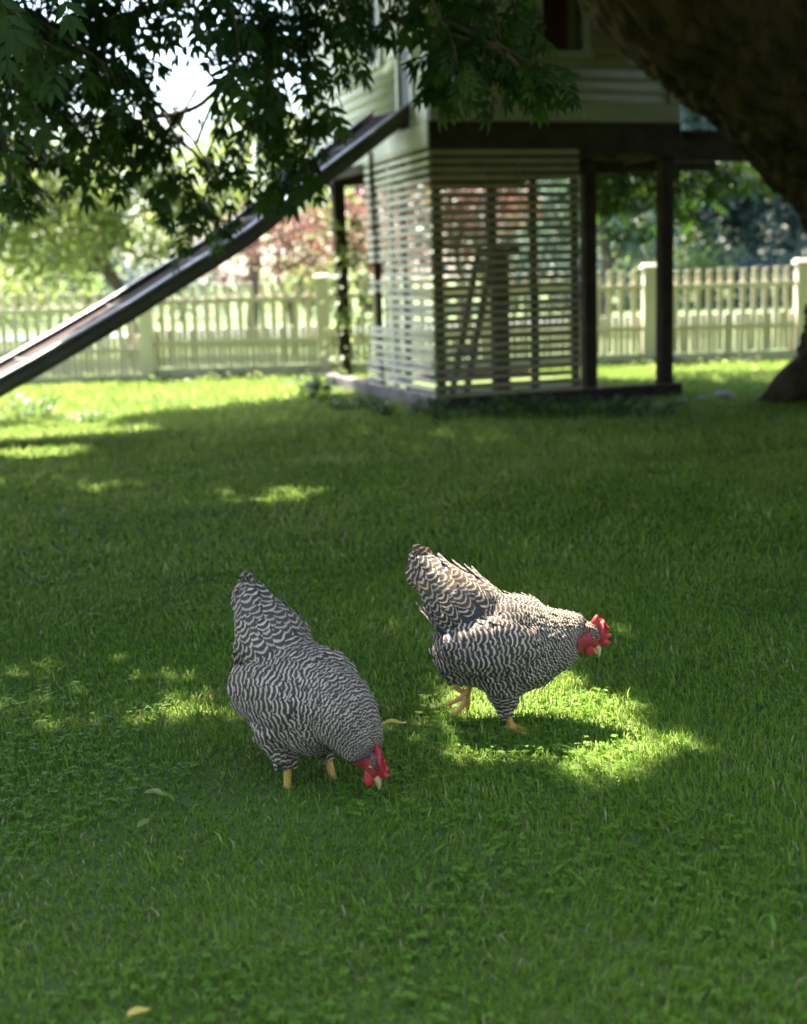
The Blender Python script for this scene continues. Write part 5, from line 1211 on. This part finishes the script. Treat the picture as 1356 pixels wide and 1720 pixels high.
def blades(y0, y1, dens, h, w, segs, seed):
    x, y = region_pts(y0, y1, dens); k = outside_base(x, y); x, y = x[k], y[k]; n = len(x)
    patch = smooth_noise(x, y, 3.0, seed) + 0.6 * smooth_noise(x, y, 9.0, seed + 1)
    H_ = h * np.clip(rng.normal(1, 0.28, n), 0.35, 2.0) * (1 + 0.35 * patch)
    H_ *= np.where(rng.random(n) < 0.012, 1.7, 1.0)
    W_ = w * rng.uniform(0.6, 1.4, n)
    az = rng.uniform(0, 2 * math.pi, n); lean = np.abs(rng.normal(0.45, 0.35, n)) + 0.05
    fl = 1.0 * np.sin(2.3 * smooth_noise(x, y, 2.2, seed + 5) * 2)      # lie of the lawn
    dx, dy = np.cos(az) + 0.45 * np.cos(fl * 3), np.sin(az) + 0.45 * np.sin(fl * 3); nn = np.hypot(dx, dy) + 1e-6; dx /= nn; dy /= nn
    sx, sy = -np.sin(az + rng.normal(0, .5, n)), np.cos(az + rng.normal(0, .5, n))
    base = np.stack([x, y, np.full(n, -0.004)], -1); s3 = np.stack([sx, sy, np.zeros(n)], -1) * (W_ / 2)[:, None]
    d3 = np.stack([dx, dy, np.zeros(n)], -1)
    mid = base + d3 * (H_ * lean * 0.35)[:, None] + np.array([0, 0, 1]) * (H_ * 0.62)[:, None]
    tip = base + d3 * (H_ * lean * 1.05)[:, None] + np.array([0, 0, 1]) * (H_ * (1.0 - 0.25 * np.minimum(lean, 1.4)))[:, None]
    dry = rng.random(n) < 0.045
    tint = np.clip(0.48 + 0.16 * rng.normal(0, 1, n) + 0.22 * patch, 0, 0.94); tint[dry] = rng.uniform(0.965, 1, dry.sum())
    if segs == 2:
        V = np.stack([base - s3, base + s3, mid - s3 * 0.85, mid + s3 * 0.85, tip], 1); k5 = 5
        o = (np.arange(n) * k5)[:, None]; F4 = np.array([[0, 1, 3, 2]]) + o; F3 = np.array([[2, 3, 4]]) + o
        return V.reshape(-1, 3), [F3, F4], np.repeat(tint, 5)
    V = np.stack([base - s3, base + s3, tip], 1); o = (np.arange(n) * 3)[:, None]
    return V.reshape(-1, 3), [np.array([[0, 1, 2]]) + o], np.repeat(tint, 3)
gp = [blades(1.35, 2.9, 32000, 0.0195, 0.0028, 2, 1), blades(2.9, 4.4, 21000, 0.021, 0.0036, 2, 2), blades(4.4, 7.0, 7000, 0.028, 0.0062, 2, 3), blades(7.0, 10.5, 2900, 0.042, 0.010, 1, 4), blades(10.5, 15.0, 1500, 0.045, 0.014, 1, 5)]
v, fs, t = merge(gp)
gr_o = link('grass', np_mesh('grass', v, fs, {'tint': t}), mat_grass)
tag(gr_o, 'short green lawn grass under both hens', 'grass', kind='stuff')
print('grass blades tris', sum(len(f) * (f.shape[1] - 2) for f in fs))
# clover and small broad leaves among the blades
def clover(y0, y1, n_try, seed):
    x, y = region_pts(y0, y1, n_try); pz = smooth_noise(x, y, 4.0, seed) + 0.5 * smooth_noise(x, y, 12.0, seed + 3)
    k = (pz > 0.0) & outside_base(x, y); x, y = x[k], y[k]; n = len(x)
    z = rng.uniform(0.008, 0.026, n); az = rng.uniform(0, 6.28, n)
    P_, T_, U_, S_, C_ = [], [], [], [], []
    up = np.stack([rng.normal(0, .28, n), rng.normal(0, .28, n), np.ones(n)], -1); c = rng.random(n); sz = rng.uniform(.006, .0115, n)
    for j in range(3):
        a = az + j * 2.094; P_.append(np.stack([x, y, z], -1)); T_.append(np.stack([np.cos(a), np.sin(a), rng.uniform(-.1, .25, n)], -1)); U_.append(up); S_.append(sz); C_.append(c)
    return instance(*rhomb_leaf(0.42), np.concatenate(P_), frames(np.concatenate(T_), np.concatenate(U_)), np.concatenate(S_), np.concatenate(C_))
cl = [clover(1.4, 3.2, 2200, 21), clover(3.2, 6.0, 1000, 22)]
# scattered wider grass leaves and plantain
x, y = region_pts(1.4, 5.0, 30); n = len(x); a = rng.uniform(0, 6.28, n)
cl.append(instance(*leaflet(0.2, 0.25, 0.10), np.stack([x, y, np.full(n, 0.008)], -1), frames(np.stack([np.cos(a), np.sin(a), rng.uniform(.1, 1.1, n)], -1), np.stack([rng.normal(0, .2, n), rng.normal(0, .2, n), np.ones(n)], -1)), rng.uniform(.025, .05, n), rng.random(n)))
v, fs, t = merge(cl); tag(link('clover', np_mesh('clover', v, fs, {'tint': t}), mat_clover), 'clover and broad-leaved weeds mixed into the lawn', 'clover', kind='stuff')

# ================================================================== FALLEN LEAVES
def fallen(label, px, py, L, az, mat, w=0.17, tilt_=0.12, group='fallen leaves on the lawn'):
    b = gnd(px, py, 0.034)
    n = 9; V, F = [], []
    for i in range(n):
        s = i / (n - 1); ww = w * math.sin(math.pi * min(s * 1.02, 1)) ** 0.75 * (1 - 0.35 * s) * L
        zz = 0.05 * L * math.sin(s * 5) + 0.10 * L * s * s
        for u in (-1, -.5, 0, .5, 1): V.append(((s - .5) * L, u * ww, zz + abs(u) * ww * 0.45 + 0.02 * L * math.sin(9 * s + 3 * u)))
    V = np.array(V); V2 = V - (0, 0, 0.0006); F = [(i * 5 + j, (i + 1) * 5 + j, (i + 1) * 5 + j + 1, i * 5 + j + 1) for i in range(n - 1) for j in range(4)]
    o = len(V); F2 = [tuple(q + o for q in reversed(f)) for f in F]
    me = np_mesh('fallen_leaf', np.vstack([V, V2]), [np.array(F + F2)], {'tint': np.tile(rng.random(len(V)) * .6 + .2, 2)}, True)
    ob = link('fallen_leaf', me, mat); ob.location = b; ob.rotation_euler = (tilt_, random.uniform(-.15, .1), az)
    tag(ob, label, 'leaf', group)
fallen('bright yellow fallen leaf lying between the two hens', 660, 1216, 0.062, R(-12), mat_yellow, 0.17)
fallen('pale green fallen leaf on the grass left of the pecking hen', 262, 1334, 0.050, R(-14), mat_paleleaf, 0.22)
fallen('upright pale green leaf standing in grass below the pale fallen leaf', 241, 1382, 0.036, R(60), mat_paleleaf, 0.2, .5)
fallen('yellow-orange leaf in the blurred grass at the bottom edge', 232, 1700, 0.034, R(30), mat_yellow, 0.2, .4)
fallen('tiny white leaf scrap on the shaded lawn near the slide', 334, 733, 0.07, R(10), mat_paleleaf, 0.3)
